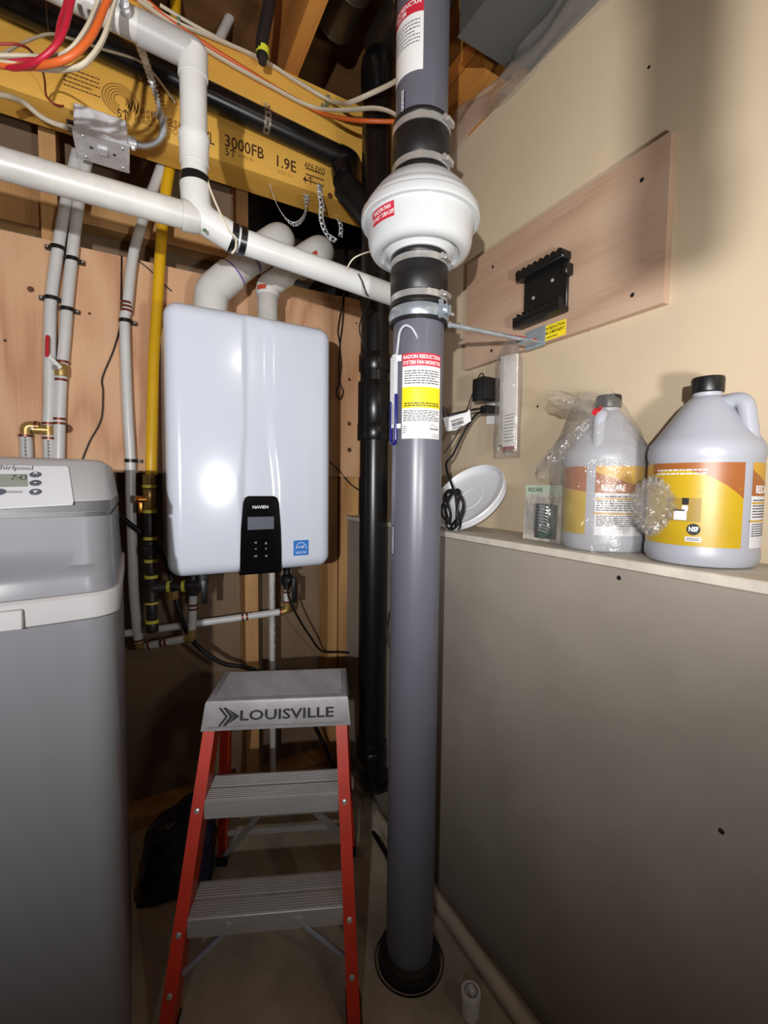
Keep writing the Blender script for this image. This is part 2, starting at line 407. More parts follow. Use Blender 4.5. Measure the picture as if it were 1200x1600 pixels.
# ceiling: subfloor and joists above, laminated beam
ce = mk('ceiling', MB().box((-2.2, -2.4, 2.60), (1.4, 2.6, 2.62)), wood('subfloor_board', (120, 84, 48), (92, 62, 34), along='X'), kind='structure')
for X in (-0.79, -0.40, 0.0, 0.41, 0.83):
    y1 = 1.94 if X > 0.3 else 2.54
    mk('joist', MB().box((X, -2.4, 2.322), (X+0.042, y1, 2.5995)), JOIST, ce)
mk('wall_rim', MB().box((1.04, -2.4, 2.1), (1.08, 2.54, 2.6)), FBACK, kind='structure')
bm_ = thing('laminated_beam', (0, 1.43, 2.005), 'yellow laminated wood beam with stamped lettering across the ceiling', 'beam')
mk('beam_ply', MB().box((-1.6, 1.38, 2.005), (XU, 1.4295, 2.3215)), LVL, bm_)
mk('beam_ply', MB().box((-1.6, 1.4305, 2.005), (XU, 1.48, 2.3215)), LVL, bm_)
def lvl_txt(body, x, y, size, m, sx=1.0, bold=0.0, tilt=0.0, align='CENTER'):
    o = q(x, y, Y=1.38); c, s = math.cos(tilt), math.sin(tilt)
    return txt(body, size, flat(o, (c, 0, s), (-s, 0, c), 0.0006), m, bm_, sx=sx, bold=bold, align=align)
lvl_txt('3000FB', 382, 231, 0.046, STAMP, 0.80, 0.010)
lvl_txt('1.9E', 446, 257, 0.046, STAMP, 0.85, 0.012)
lvl_txt('APA EWS', 492, 263, 0.022, STAMP, 0.75, 0.01)
lvl_txt('VL', 326, 216, 0.046, STAMP, 0.6, 0.006)
lvl_txt('SOLA 25-1', 446, 272, 0.014, FADED, 0.8)
lvl_txt('3-400 08-', 385, 247, 0.014, FADED, 0.8)
lvl_txt('West Fraser', 247, 183, 0.046, FADED, 0.62, 0.018)
lvl_txt('ICBO-ER   ICC', 248, 198, 0.020, FADED, 0.9, 0.01)
def up_mark(x, y, s):
    f_ = flat(q(x, y, Y=1.38), (1, 0, 0), (0, 0, 1), 0.0007)
    g = MB(); t = .0012
    g.add([f_(-t, -s), f_(t, -s), f_(t, s), f_(-t, s)], [(0, 1, 2, 3)])
    for k in (-1, 1): g.add([f_(0, s), f_(k*s*.55, s*.25), f_(k*s*.55+.002*k, s*.25+.002), f_(0, s+.003)], [(0, 1, 2, 3)])
    mk('arrow_mark', g, STAMP, bm_, recalc=False, smooth=False)
for x, y, c_ in ((355, 238, '5'), (476, 281, '4'), (533, 303, 'S'), (187, 178, '5')):
    lvl_txt(c_, x, y, 0.030, STAMP, 0.8, 0.004); up_mark(x+9, y+2, .011)
sm = MB()
for (x, y, w_, n_, sd) in ((128, 128, 0.075, 5, 4), (492, 277, 0.06, 3, 5), (538, 293, 0.07, 3, 6)):
    p = q(x, y, Y=1.38); words(sm, flat(p, (1, 0, 0), (0, 0, 1), 0.0006), -w_/2, w_/2, -0.026, 0.026, n_, e=0.0006, fill=0.28, seed=sd)
mk('stamp', sm, STAMP, bm_, recalc=False, smooth=False)
lg = MB(); p = q(188, 157, Y=1.38); fl = flat(p, (1, 0, 0), (0, 0, 1), 0.0006)
for k in range(5):
    r0 = 0.012+0.006*k
    lg.grid(lambda a, b, r0=r0: fl((r0+0.003*b)*math.cos(a*5.2-0.6)*1.05, (r0+0.003*b)*math.sin(a*5.2-0.6)), 24, 1)
mk('stamp', lg, FADED, bm_, recalc=False, smooth=False)
p = q(516, 306, Y=1.38); mk('knot', MB().lathe([(0.009, 0), (0.008, 0.0008), (0.002, 0.0004)], p, (0, -1, 0), 14), KNOT, bm_)

# ------------------------------------------------------------------ radon pipe, couplings, fan
PX, PY, PR = 0.534, 0.820, 0.054
TW = V(-PX, -PY, 0).normalized(); RT = V(-TW.y, TW.x, 0)
if RT.dot(CR) < 0: RT = -RT
def pm(z0, ang0=0.0, r=PR, eps=0.0006): return cylmap(PX, PY, r, ang0, z0, TW, RT, eps)
def zz(y, r=0.0): return qp(657, y, V(PX, PY, 0)+TW*r, TW).z
rp = thing('radon_pipe', (PX, PY, 0), 'grey plastic vent pipe standing on the floor below the white fan', 'pipe')
mk('pipe_body', MB().lathe([(PR, 0.012), (PR, 1.545)], (PX, PY, 0), n=56), GREY_PVC, rp)
mk('floor_collar', MB().lathe([(PR+0.0185, 0.0), (PR+0.0185, 0.012), (PR+0.014, 0.030), (PR+0.002, 0.034), (PR+0.0006, 0.020), (PR+0.0006, 0.0)], (PX, PY, 0), n=48, closed=True), RUBBER, rp)
mk('floor_ring', MB().ring((PX, PY, 0.002), (0, 0, 1), PR+0.024, PR+0.0262, 0.003, 48), BLACK, rp)
lab = MB(); f = pm(0)
zt, zb = zz(551, PR), zz(685, PR); ua, ub = -0.62*PR, 1.0*PR
patch(lab, f, ua, ub, zb, zt, 16, 2, 0.0004); L0 = mk('label', lab, STICKWHITE, rp, 'white instruction label with red and yellow bands', recalc=False)
mk('red_band', patch(MB(), f, ua, ub, zz(571, PR), zt, 16, 2, 0.0007), STICKRED, L0, recalc=False)
mk('yellow_band', patch(MB(), f, ua, ub, zz(637, PR), zz(604, PR), 16, 2, 0.0007), STICKYEL, L0, recalc=False)
um = (ua+ub)/2
txt('RADON REDUCTION', 0.0105, lambda u, v: f(um+u, zz(557, PR)+v, 0.0010), WHITEINK, L0, sx=0.82, bold=0.02)
txt('SYSTEM FAN MONITOR', 0.0105, lambda u, v: f(um+u, zz(566, PR)+v, 0.0010), WHITEINK, L0, sx=0.76, bold=0.02)
mk('print', words(words(words(MB(), f, ua+0.004, ub-0.004, zz(658, PR), zz(640, PR), 7, 0.0010, 0.45, 2), f, ua+0.006, ub-0.004, zz(635, PR), zz(628, PR), 2, 0.0010, 0.5, 9), f, ua+0.006, ub-0.006, zz(600, PR), zz(577, PR), 6, 0.0010, 0.4, 11), INK, L0, recalc=False, smooth=False)
mk('print', words(words(MB(), f, ua+0.002, ua+0.012, zz(677, PR), zz(664, PR), 4, 0.0010, 0.4, 3), f, ub-0.024, ub-0.003, zz(684, PR), zz(677, PR), 3, 0.0010, 0.4, 5), GREYINK, L0, recalc=False, smooth=False)
lo = MB()   # little house outline logo
hp = [(-0.011, -0.004), (-0.011, 0.002), (-0.006, 0.007), (0.004, 0.003), (0.011, 0.002)]
for (a, b), (c, d) in zip(hp[:-1], hp[1:]):
    nx, ny = -(d-b), (c-a); ln = math.hypot(nx, ny); nx, ny = nx/ln*0.0005, ny/ln*0.0005; u0 = ub-0.0155; v0 = zz(668, PR)
    lo.add([f(u0+a-nx, v0+b-ny, .001), f(u0+c-nx, v0+d-ny, .001), f(u0+c+nx, v0+d+ny, .001), f(u0+a+nx, v0+b+ny, .001)], [(0, 1, 2, 3)])
mk('logo_outline', lo, INK, L0, recalc=False, smooth=False)
mk('print', words(MB(), f, ub-0.0265, ub-0.004, zz(672, PR), zz(667.5, PR), 1, 0.0010, 0.6, 8), GREYINK, L0, recalc=False, smooth=False)
NAVY = mat('navy_print', (24, 30, 66), 0.5)
s1 = mk('pipe_marking', patch(MB(), f, -1.16*PR, -0.98*PR, zz(872, PR), zz(824, PR), 4, 2, 0.0004), NAVY, rp, recalc=False)
mk('print', words(MB(), lambda u, v, e: f(-1.07*PR+v, zz(848, PR)-u, e), -0.029, 0.029, -0.004, 0.004, 2, 0.0008, 0.6, 4), WHITEINK, s1, recalc=False, smooth=False)

ru = thing('radon_pipe', (PX, PY, 1.75), 'grey plastic vent pipe with white warning label rising above the fan', 'pipe')
mk('pipe_body', MB().lathe([(PR, 1.80), (PR, 2.44)], (PX, PY, 0), n=56), GREY_PVC, ru)
mk('elbow', MB().tube(fillet([(PX, PY, 2.40), (PX, PY, 2.50), (PX+0.12, PY, 2.50), (PX+0.28, PY, 2.50)], 0.07, 8), PR+0.003, 32), GREY_PVC, ru)
mk('coupling_sleeve', MB().lathe([(PR+0.0006, 2.085), (PR+0.006, 2.085), (PR+0.006, 2.17), (PR+0.0006, 2.17)], (PX, PY, 0), n=40, closed=True), BLACK_ABS, ru)
f = pm(0)
L1 = mk('label', patch(MB(), f, -1.62*PR, 0.02*PR, zz(108, PR), zz(3, PR), 16, 3, 0.0004), STICKWHITE, ru, 'white warning label with a red heading', recalc=False)
mk('red_band', patch(MB(), f, -1.62*PR, 0.02*PR, zz(17, PR), zz(-6, PR), 16, 2, 0.0007), STICKRED, L1, recalc=False)
txt('RADON REDUCTION', 0.0115, lambda u, v: f(-0.78*PR+u, zz(1, PR)+v, 0.0010), WHITEINK, L1, sx=0.7, bold=0.02)
txt('SYSTEM', 0.0115, lambda u, v: f(-0.9*PR+u, zz(11, PR)+v, 0.0010), WHITEINK, L1, sx=0.7, bold=0.02)
mk('print', words(MB(), f, -1.4*PR, -0.1*PR, zz(66, PR), zz(26, PR), 7, 0.0009, 0.30, 6), GREYINK, L1, recalc=False, smooth=False)
s2 = mk('pipe_marking', patch(MB(), f, -0.86*PR, -0.66*PR, zz(178, PR), zz(132, PR), 4, 2, 0.0004), NAVY, ru, recalc=False)
mk('print', words(MB(), lambda u, v, e: f(-0.78*PR+v, zz(155, PR)-u, e), -0.03, 0.03, -0.004, 0.004, 2, 0.0008, 0.6, 4), WHITEINK, s2, recalc=False, smooth=False)
mk('print', words(MB(), lambda u, v, e: f(0.42*PR+v, zz(150, PR)-u, e), -0.03, 0.02, -0.0015, 0.0015, 1, 0.0006, 0.8, 14), GREYINK, ru, recalc=False, smooth=False)
mk('yellow_tape', MB().lathe([(PR+0.0063, 2.09), (PR+0.0068, 2.09), (PR+0.0068, 2.125), (PR+0.0063, 2.125)], (PX, PY, 0), n=40, closed=True), YTAPE, ru)

def coupling(z0, z1, label):
    t = thing('rubber_coupling', (PX, PY, z0), label, 'coupling', 'black rubber couplings on the vent pipe')
    R = PR+0.0062; h = z1-z0
    mk('sleeve', MB().lathe([(PR+0.0006, 0), (R, 0), (R+0.0005, 0.004), (R, 0.008), (R-0.0016, 0.010), (R-0.0016, 0.024), (R, 0.026), (R+0.001, h/2), (R, h-0.026), (R-0.0016, h-0.024), (R-0.0016, h-0.010), (R, h-0.008), (R+0.0005, h-0.004), (R, h), (PR+0.0006, h)], (PX, PY, z0), n=48, closed=True), RUBBER, t)
    for zc in (z0+0.017, z1-0.017):
        c = mk('hose_clamp', MB().ring((PX, PY, zc), (0, 0, 1), R-0.0012, R+0.0004, 0.0125, 56), STEEL, t)
        th = math.radians(57); d = TW*math.cos(th)+RT*math.sin(th); tg = -TW*math.sin(th)+RT*math.cos(th); b = V(PX, PY, zc)+d*(R+0.004)
        mk('screw_housing', MB().beam(b-tg*0.012, b+tg*0.011, 0.008, 0.0145, d), STEEL, c)
        mk('screw', MB().cyl(b-tg*0.019+d*.001, b-tg*0.011+d*.001, 0.0058, n=12).cyl(b-tg*0.011+d*.001, b+tg*0.016+d*.001, 0.0034, n=10), STEEL, c)
        th2 = math.radians(18)
        band = MB().grid(lambda a, e: V(PX, PY, zc-0.0066+0.0132*e)+(TW*math.cos(th2-.02+.44*a)+RT*math.sin(th2-.02+.44*a))*(R+0.0012), 8, 1)
        mk('band_overlap', band, STEEL, c, recalc=False)
    return t
coupling(1.4685, 1.5745, 'black rubber coupling with steel clamps just below the white fan')
coupling(1.729, 1.8375, 'black rubber coupling with steel clamps just above the white fan')
fan = thing('radon_fan', (PX, PY, 1.575), 'round white inline fan with red warning sticker on the vent pipe', 'fan')
RF = 0.1225
mk('lower_housing', MB().lathe([(PR+.0002, 1.5745), (.0625, 1.5755), (.066, 1.581), (.073, 1.5865), (.079, 1.5855), (.084, 1.580), (.092, 1.5795), (.100, 1.5835), (.1055, 1.592), (.1080, 1.602), (.1115, 1.640), (.1120, 1.647), (.05, 1.647)], (PX, PY, 0), n=72), FANWHITE, fan)
mk('rim', MB().lathe([(.112, 1.6425), (.1212, 1.6415), (RF+.001, 1.644), (RF+.001, 1.6565), (.1215, 1.6595), (.1165, 1.662), (.05, 1.662)], (PX, PY, 0), n=72), FANWHITE, fan)
mk('upper_housing', MB().lathe([(.1175, 1.6625), (.1165, 1.668), (.112, 1.6755), (.108, 1.679), (.106, 1.684), (.094, 1.700), (.082, 1.713), (.070, 1.722), (.0615, 1.7275), (PR+.0002, 1.7285)], (PX, PY, 0), n=72), FANWHITE, fan)
zr = 1.656
def fm(u, v, e=0.0006):
    th = -0.74+u/0.109; d = TW*math.cos(th)+RT*math.sin(th); return V(PX, PY, 1.6235+v)+d*(0.1082+0.0034*(v+.0215)/.042+e)
S0 = mk('warning_sticker', patch(MB(), fm, -0.030, 0.030, -0.0135, 0.0135, 14, 2, 0.0006), STICKRED, fan, 'red warning sticker', recalc=False)
txt('RADON FAN', 0.0105, lambda u, v: fm(u, v+0.0055, 0.0012), WHITEINK, S0, sx=0.75, bold=0.02)
txt('DO NOT TURN OFF', 0.0105, lambda u, v: fm(u, v-0.0055, 0.0012), WHITEINK, S0, sx=0.62, bold=0.02)

# zinc pipe hanger with threaded rod to the wall bracket
ZH = 1.4535
hg = thing('pipe_hanger', (PX, PY, ZH), 'zinc split ring hanger clamped around the grey vent pipe', 'clamp')
R = PR+0.0012
mk('ring_band', MB().lathe([(R, -0.0125), (R+0.006, -0.0115), (R+0.0085, -0.004), (R+0.0085, 0.004), (R+0.006, 0.0115), (R, 0.0125)], (PX, PY, ZH), n=48, closed=True), ZINC, hg)
mk('rubber_liner', MB().ring((PX, PY, ZH-0.0155), (0, 0, 1), PR+0.0004, R+0.006, 0.006, 48), RUBBER, hg)
th = math.radians(52); d = TW*math.cos(th)+RT*math.sin(th); tg = -TW*math.sin(th)+RT*math.cos(th); b = V(PX, PY, ZH)+d*(R+0.012)
mk('bolt_lug', MB().beam(b-tg*0.007, b-tg*0.004, 0.020, 0.020, d).beam(b+tg*0.004, b+tg*0.007, 0.020, 0.020, d), ZINC, hg)
mk('wing_nut', MB().cyl(b-tg*0.016, b-tg*0.007, 0.006, n=8).beam(b-tg*0.013+V(0, 0, .004), b-tg*0.015+V(0, 0, .018), 0.004, 0.009, d).beam(b-tg*0.013-V(0, 0, .004), b-tg*0.015-V(0, 0, .018), 0.004, 0.009, d), ZINC, hg)
mk('bolt', MB().cyl(b-tg*0.015, b+tg*0.030, 0.0032, n=10), STEEL, hg)
r0 = V(PX+PR+0.011, PY-0.012, ZH-0.004); r1 = V(XU-0.030, 0.79, 1.447)
rod = thing('support_rod', r0, 'thin zinc threaded rod from the vent pipe clamp to the wall', 'rod')
mk('rod_shaft', MB().cyl(r0, r1, 0.0048, n=14), ZINC, rod)
mk('end_nut', MB().cyl(r0-V(.004, 0, 0), r0+V(0.008, 0, -.0006), 0.0075, n=6), ZINC, rod)
br = thing('rod_bracket', (XU-0.02, 0.785, 1.43), 'small zinc angle bracket under the black tool holder', 'bracket')
mk('wall_plate', MB().box((XU-0.0225, 0.755, 1.43), (XU-0.0192, 0.815, 1.475)), ZINC, br)
mk('foot_plate', MB().box((XU-0.060, 0.765, 1.437), (XU-0.0227, 0.805, 1.4405)), ZINC, br)
mk('hex_nut', MB().cyl(r1-V(0.012, 0, 0), r1+V(0.002, 0, 0), 0.0085, n=6), ZINC, br)
mk('bolt_hole', MB().cyl(V(XU-0.045, 0.795, 1.4408), V(XU-0.045, 0.795, 1.4412), 0.004, n=12), INK, br)
p = q(845, 527, X=XU-0.03)
rw = mk('red_wire', MB().tube(catmull([q(795, 523, X=XU-0.06), q(815, 526, X=XU-0.045), q(836, 530, X=XU-0.027), q(840, 534, X=XU-0.024)], 4), 0.0013, 6), RED, label='short thin red wire along the support rod end', cat='wire')

# manometer on the left of the pipe
ma = thing('manometer', tuple(V(PX, PY, 1.2)+(TW*math.cos(-1.15)+RT*math.sin(-1.15))*(PR+0.008)), 'U-tube pressure gauge with blue fluid on the grey pipe', 'gauge')
mt = lambda u, v, e: (lambda th: V(PX, PY, v)+(TW*math.cos(th)+RT*math.sin(th))*(PR+0.008)+(RT*math.cos(th)-TW*math.sin(th))*u+(TW*math.cos(th)+RT*math.sin(th))*e)(-0.98)
zA, zB = zz(556, .025), zz(670, .025)
mk('scale_card', MB().hexa([mt(-.0045, zB, -.004), mt(.0055, zB, -.004), mt(.0055, zB, .0), mt(-.0045, zB, 0)], [mt(-.0045, zA, -.004), mt(.0055, zA, -.004), mt(.0055, zA, 0), mt(-.0045, zA, 0)]), STICKWHITE, ma)
tk = MB()
for i in range(22):
    z = zB+(zA-zB)*(0.06+0.9*i/21); wd = 0.0045 if i % 4 == 0 else 0.0025
    tk.add([mt(-.004, z, .0005), mt(-.004+wd, z, .0005), mt(-.004+wd, z+.0012, .0005), mt(-.004, z+.0012, .0005)], [(0, 1, 2, 3)])
words(tk, lambda u, v, e: mt(0.001+v, zz(648, .025)-u, .0005), -0.02, 0.02, -0.003, 0.003, 2, 0, .5, 5)
mk('scale_marks', tk, GREYINK, ma, recalc=False, smooth=False)
CLEAR = mat('clear_tube', (225, 228, 235), 0.12, alpha=0.45)
BLUE = mat('blue_fluid', (28, 24, 110), 0.2)
UB = zz(694, .025)
upath = [mt(-.0085, zA-.004, -.002), mt(-.0085, UB+.009, -.002)]+[mt(0.0008-0.0093*math.cos(t), UB+.009-0.0093*math.sin(t), -.002) for t in [math.pi*k/10 for k in range(1, 10)]]+[mt(.0101, UB+.009, -.002), mt(.0101, zA-.004, -.002)]
mk('glass_tube', MB().tube(upath, 0.0033, 10), CLEAR, ma)
zf = zz(618, .025); zf2 = zz(628, .025)
bp_ = [mt(-.0085, zf2, -.002)]+upath[1:-1]+[mt(.0101, zf, -.002)]
mk('fluid', MB().tube(bp_, 0.00345, 10), BLUE, ma)
mk('mounting_tab', MB().hexa(*[[mt(a, z+dz, c) for a, c in ((.0115, -.006), (.019, -.0085), (.019, -.0065), (.0115, -.001))] for z in (zz(671, .025),) for dz in (0, 0.009)]), STICKWHITE, ma)
mk('mounting_tab', MB().hexa(*[[mt(a, zz(568, .025)+dz, c) for a, c in ((.0115, -.006), (.019, -.0085), (.019, -.0065), (.0115, -.001))] for dz in (0, 0.012)]), STICKWHITE, ma)
mk('vinyl_hose', MB().tube(catmull([mt(.0101, zA-.006, -.002), f(-0.72*PR, zz(540, .025), .008), f(-0.60*PR, zz(525, .025), .012), f(-0.42*PR, zz(518, .025), .013), f(-0.22*PR, zz(522, .025), .010), f(-0.08*PR, zz(532, .025), .004), f(-0.04*PR, zz(535, .025), -.001)], 6), 0.0024, 8), CLEAR, ma)

# ------------------------------------------------------------------ black drain stack and branch
BX, BY, BRr = 0.655, 1.25, 0.0445
def zs(y): return q(587, y, Y=BY).z
dk = thing('drain_stack', (BX, BY, 0.1), 'black vertical plastic drain stack behind the grey vent pipe', 'pipe')
mk('pipe_body', MB().lathe([(BRr, 0.20), (BRr, 2.30)], (BX, BY, 0), n=40), BLACK_ABS, dk)
mk('base_elbow', MB().tube(fillet([(BX, BY, 0.27), (BX, BY, 0.135), (BX+0.045, BY, 0.135)], 0.06, 8), BRr+0.0035, 32), BLACK_ABS, dk)
for a, b, e in ((555, 582, .005), (598, 664, .007), (663, 689, .0085), (1165, 1188, .005)):
    mk('coupling_sleeve', MB().lathe([(BRr-.001, zs(b)), (BRr+e-.0015, zs(b)), (BRr+e, zs(b)+.002), (BRr+e, zs(a)-.002), (BRr+e-.0015, zs(a)), (BRr-.001, zs(a))], (BX, BY, 0), n=36), BLACK_ABS, dk)
mk('top_elbow', MB().tube(fillet([(BX, BY, 2.26), (BX, BY, 2.36), (BX+0.09, BY+0.10, 2.39)], 0.06, 8), BRr+0.005, 32), BLACK_ABS, dk)
wy = V(BX, BY, zs(352))
hook = q(540, 258, Y=1.345)
mk('wye_branch', MB().cyl(V(BX-0.01, BY, zs(345)), V(BX-0.085, BY+0.045, zs(345)+0.10), 0.040, n=28), BLACK_ABS, dk)
db = thing('drain_branch', (0.2, 1.345, 2.2), 'black horizontal drain pipe strapped along the yellow beam', 'pipe')
dl = [q(100-220, 42-104, Y=1.345), q(100, 42, Y=1.345), q(533, 247, Y=1.345)]
e1 = V(BX-0.080, BY+0.043, zs(345)+0.095)
mk('pipe_body', MB().tube([dl[0], dl[1], dl[2]], 0.0315, 28), BLACK_ABS, db)
mk('elbow', MB().tube(fillet([dl[2]-(dl[2]-dl[1]).normalized()*0.01, dl[2]+(dl[2]-dl[1]).normalized()*0.035, e1+(dl[2]-e1).normalized()*.01], 0.04, 8), 0.0345, 28), BLACK_ABS, db)
for t_ in (0.25, 0.45):
    c = dl[2].lerp(e1, t_+0.25); dd = (e1-dl[2]).normalized()
    mk('elbow_hub', MB().cyl(c-dd*.012, c+dd*.012, 0.0375, n=28), BLACK_ABS, db)
PERF = mat('dull_galvanised_strap', (138, 128, 112), 0.45, 0.8, var=0.25, scale=40)
dd = (dl[2]-dl[1]).normalized()
cs = q(415, 185, Y=1.345); cs = dl[1]+dd*((cs-dl[1]).dot(dd))
def arc_strap(c, ax, r, a0, a1, w_, up, rt):
    g = MB()
    for i in range(14):
        t0, t1 = a0+(a1-a0)*i/14, a0+(a1-a0)*(i+1)/14
        P = lambda t, s: c+ax*s+(up*math.sin(t)+rt*math.cos(t))*r
        hole = i % 2 == 1
        if hole:
            for s0, s1 in ((-w_, -w_*.45), (w_*.45, w_)):
                g.add([P(t0, s0), P(t1, s0), P(t1, s1), P(t0, s1)], [(0, 1, 2, 3)])
        else: g.add([P(t0, -w_), P(t1, -w_), P(t1, w_), P(t0, w_)], [(0, 1, 2, 3)])
    return g
up = V(0, 0, 1); ry = V(0, -1, 0)
mk('perforated_strap', arc_strap(cs, dd, 0.0328, math.radians(-88), math.radians(120), 0.009, up, ry), PERF, db, recalc=False)
mk('strap_nail', MB().cyl(cs+V(0, .004, .036), cs+V(0, -.004, .05), 0.003, n=8).cyl(cs+V(.008, .004, .036), cs+V(.012, -.002, .048), 0.003, n=8), PERF, db)
for px_ in (76, 540):
    c = q(px_, 42+(px_-100)*.4734, Y=1.345)
    mk('wire_tie', MB().tube([c+(up*math.sin(t)+ry*math.cos(t))*0.0325 for t in [2*math.pi*k/24 for k in range(24)]], 0.0013, 6, closed=True), PERF, db)

# ------------------------------------------------------------------ white vent/drain line in front of the beam
WY, WR = 1.01, 0.0254
vx = 0.1165
wp = thing('white_drain_line', (vx, WY, 1.6), 'white plastic pipe dropping from the ceiling and running behind the fan', 'pipe')
pA = q(160, 13, Y=WY); pB = q(240, 53, Y=WY); dAB = (pB-pA).normalized()
zTop = q(300, 100, Y=WY).z
top = [pA-dAB*0.6, V(vx-0.095, WY, pB.z-0.0), V(vx-0.012, WY, pB.z-0.008), V(vx, WY, zTop-0.03)]
GREYOLD = mat('grey_stained_pvc', (170, 168, 166), 0.36, var=0.1, scale=10)
mk('upper_run', MB().tube([top[0], top[1]+V(.02, 0, 0)], WR, 28), OLD_PVC, wp)
mk('upper_elbow', MB().tube(fillet([top[1], V(vx-0.0, WY, pB.z-0.006), V(vx, WY, q(302, 120, Y=WY).z+.0395)], 0.075, 12), WR+0.0025, 28), GREYOLD, wp)
z1, z2, z3 = q(302, 120, Y=WY).z, q(303, 215, Y=WY).z, q(304, 282, Y=WY).z
mk('drop_pipe', MB().cyl(V(vx, WY, z3-0.005), V(vx, WY, z1+0.01), WR, n=28), WHITE_PVC, wp)
mk('hub', MB().lathe([(WR-.001, z1-.002), (WR+.0025, z1-.002), (WR+.003, z1+.045), (WR-.001, z1+.045)], (vx, WY, 0), n=28), WHITE_PVC, wp)
mk('hub', MB().lathe([(WR-.001, z2-.052), (WR+.002, z2-.052), (WR+.0025, z2-.012), (WR+.004, z2-.010), (WR+.004, z2+.002), (WR-.001, z2+.002)], (vx, WY, 0), n=28), WHITE_PVC, wp)
BTAPE = mat('black_tape', (18, 18, 20), 0.3)
mk('tape_wrap', MB().lathe([(WR-.001, z3-.014), (WR+.0028, z3-.014), (WR+.0028, z3+.006), (WR-.001, z3+.006)], (vx, WY, 0), n=28), BTAPE, wp)
pS = q(372, 375, Y=WY); pE = q(610, 460, Y=WY); dR = (pE-pS).normalized()
sw = fillet([V(vx, WY, z3-0.01), V(vx+.004, WY, pS.z+0.026), pS-dR*0.012], 0.075, 12)
mk('sweep_elbow', MB().tube(sw, WR+0.0032, 28), WHITE_PVC, wp)
mk('tape_wrap', MB().cyl(pS-dR*.016, pS-dR*.003, WR+.0042, n=28).cyl(pS+dR*.002, pS+dR*.014, WR+.0040, n=28), BTAPE, wp)
eX = V(0.60, WY, pE.z-(0.60-pE.x)*0+0.0)
mk('lower_run', MB().cyl(pS-dR*0.014, pE+dR*0.085, WR, n=28), WHITE_PVC, wp)
mk('end_cap', MB().cyl(pE+dR*0.06, pE+dR*0.09, WR+.004, n=28), WHITE_PVC, wp)
gm = q(320, 360, Y=WY-WR-.004); mk('green_mark', MB().lathe([(0.004, 0), (0.004, 0.0004)], gm, (-.2, -1, -.1), 8), mat('green_mark_ink', (60, 92, 52), .6), wp)
ll = thing('white_side_line', (-0.1, WY, 1.6), 'white plastic pipe running left above the softener pipes', 'pipe')
lA, lB = q(0, 255, Y=WY), q(286, 336, Y=WY); dL = (lB-lA).normalized()
mk('pipe_body', MB().tube([lA-dL*0.5, lB], WR, 28), OLD_PVC, ll)
mk('hub', MB().tube([lB-dL*0.002, lB+dL*0.006, lB+dL*0.03], [WR+.004, WR+.004, WR+.001], 28), OLD_PVC, ll)

# ------------------------------------------------------------------ water heater vents
def vent(pts, r0, r1, label, k1, loc):
    t = thing('vent_pipe', loc, label, 'pipe', 'white vent pipes above the water heater')
    return t
va = thing('vent_pipe', (0.2, 1.42, 1.545), 'wide white vent elbow above the left half of the heater', 'pipe')
A = [q(x, y, Y=1.42) for x, y in ((328, 475), (331, 455), (386, 409), (440, 370))]; A[0].x = A[1].x-.01; A[0].z = 1.546
mk('lower_elbow', MB().tube(fillet([A[0], A[1], A[1].lerp(A[2], .55)], 0.05, 8), 0.047, 30), WHITE_PVC, va)
mk('middle_pipe', MB().cyl(A[1].lerp(A[2], .5), A[2].lerp(A[3], .3), 0.0425, n=30), OLD_PVC, va)
mk('upper_elbow', MB().tube(fillet([A[2].lerp(A[3], .1), A[3]+V(.005, 0, .005), A[3]+V(.01, .13, .01)], 0.06, 10), 0.0475, 30), WHITE_PVC, va)
mk('rear_pipe', MB().cyl(A[3]+V(.01, .12, .01), A[3]+V(.01, .36, .01), 0.0425, n=28), WHITE_PVC, va)
PURPLE = mat('purple_primer', (110, 92, 160), 0.5)
dA = (A[2]-A[1]).normalized()
for s_, r_ in ((A[1].lerp(A[2], .58), .0432), (A[2].lerp(A[3], .05), .0440)):
    mk('primer_ring', MB().ring(s_, dA, r_-.001, r_, .005, 30), PURPLE, va)
vb = thing('vent_pipe', (0.37, 1.42, 1.545), 'narrower white vent elbow above the right half of the heater', 'pipe')
B = [q(x, y, Y=1.40) for x, y in ((418, 490), (418, 452), (446, 428), (506, 386))]; B[0].x = B[1].x; B[0].z = 1.546
mk('riser', MB().cyl(B[0], B[1]-V(0, 0, .012), 0.0302, n=28), OLD_PVC, vb)
mk('lower_elbow', MB().tube(fillet([B[1]-V(0, 0, .022), B[1]+V(0, 0, .008), B[2]+V(.004, 0, 0)], 0.05, 8), 0.0345, 28), WHITE_PVC, vb)
mk('middle_pipe', MB().cyl(B[2].lerp(B[1], .2), B[2].lerp(B[3], .35), 0.031, n=28), WHITE_PVC, vb)
mk('upper_elbow', MB().tube(fillet([B[2].lerp(B[3], .28), B[3], B[3]+V(.01, .15, 0)], 0.06, 10), [0.037]+[0.0445]*50, 30) if False else MB().tube(fillet([B[2].lerp(B[3], .28), B[3], B[3]+V(.01, .15, 0)], 0.06, 10), 0.0455, 30), WHITE_PVC, vb)
mk('rear_pipe', MB().cyl(B[3]+V(.01, .14, 0), B[3]+V(.01, .38, 0), 0.0385, n=28), WHITE_PVC, vb)
OLAB = mat('orange_red_label', (176, 70, 44), 0.5)
def ringlab(c, ax, r, a0, a1, w_, par):
    a, b, d = frame(ax)
    mk('size_label', MB().grid(lambda u, v: c+d*(v-.5)*w_+(a*math.cos(a0+(a1-a0)*u)+b*math.sin(a0+(a1-a0)*u))*r, 8, 1), OLAB, par, recalc=False)
dB = (B[3]-B[2]).normalized(); fa, fb, _ = frame(dB)
def face_ang(ax, target):
    a, b, d = frame(ax); return math.atan2(b.dot(target), a.dot(target))
tc_ = (CC-B[2]).normalized()
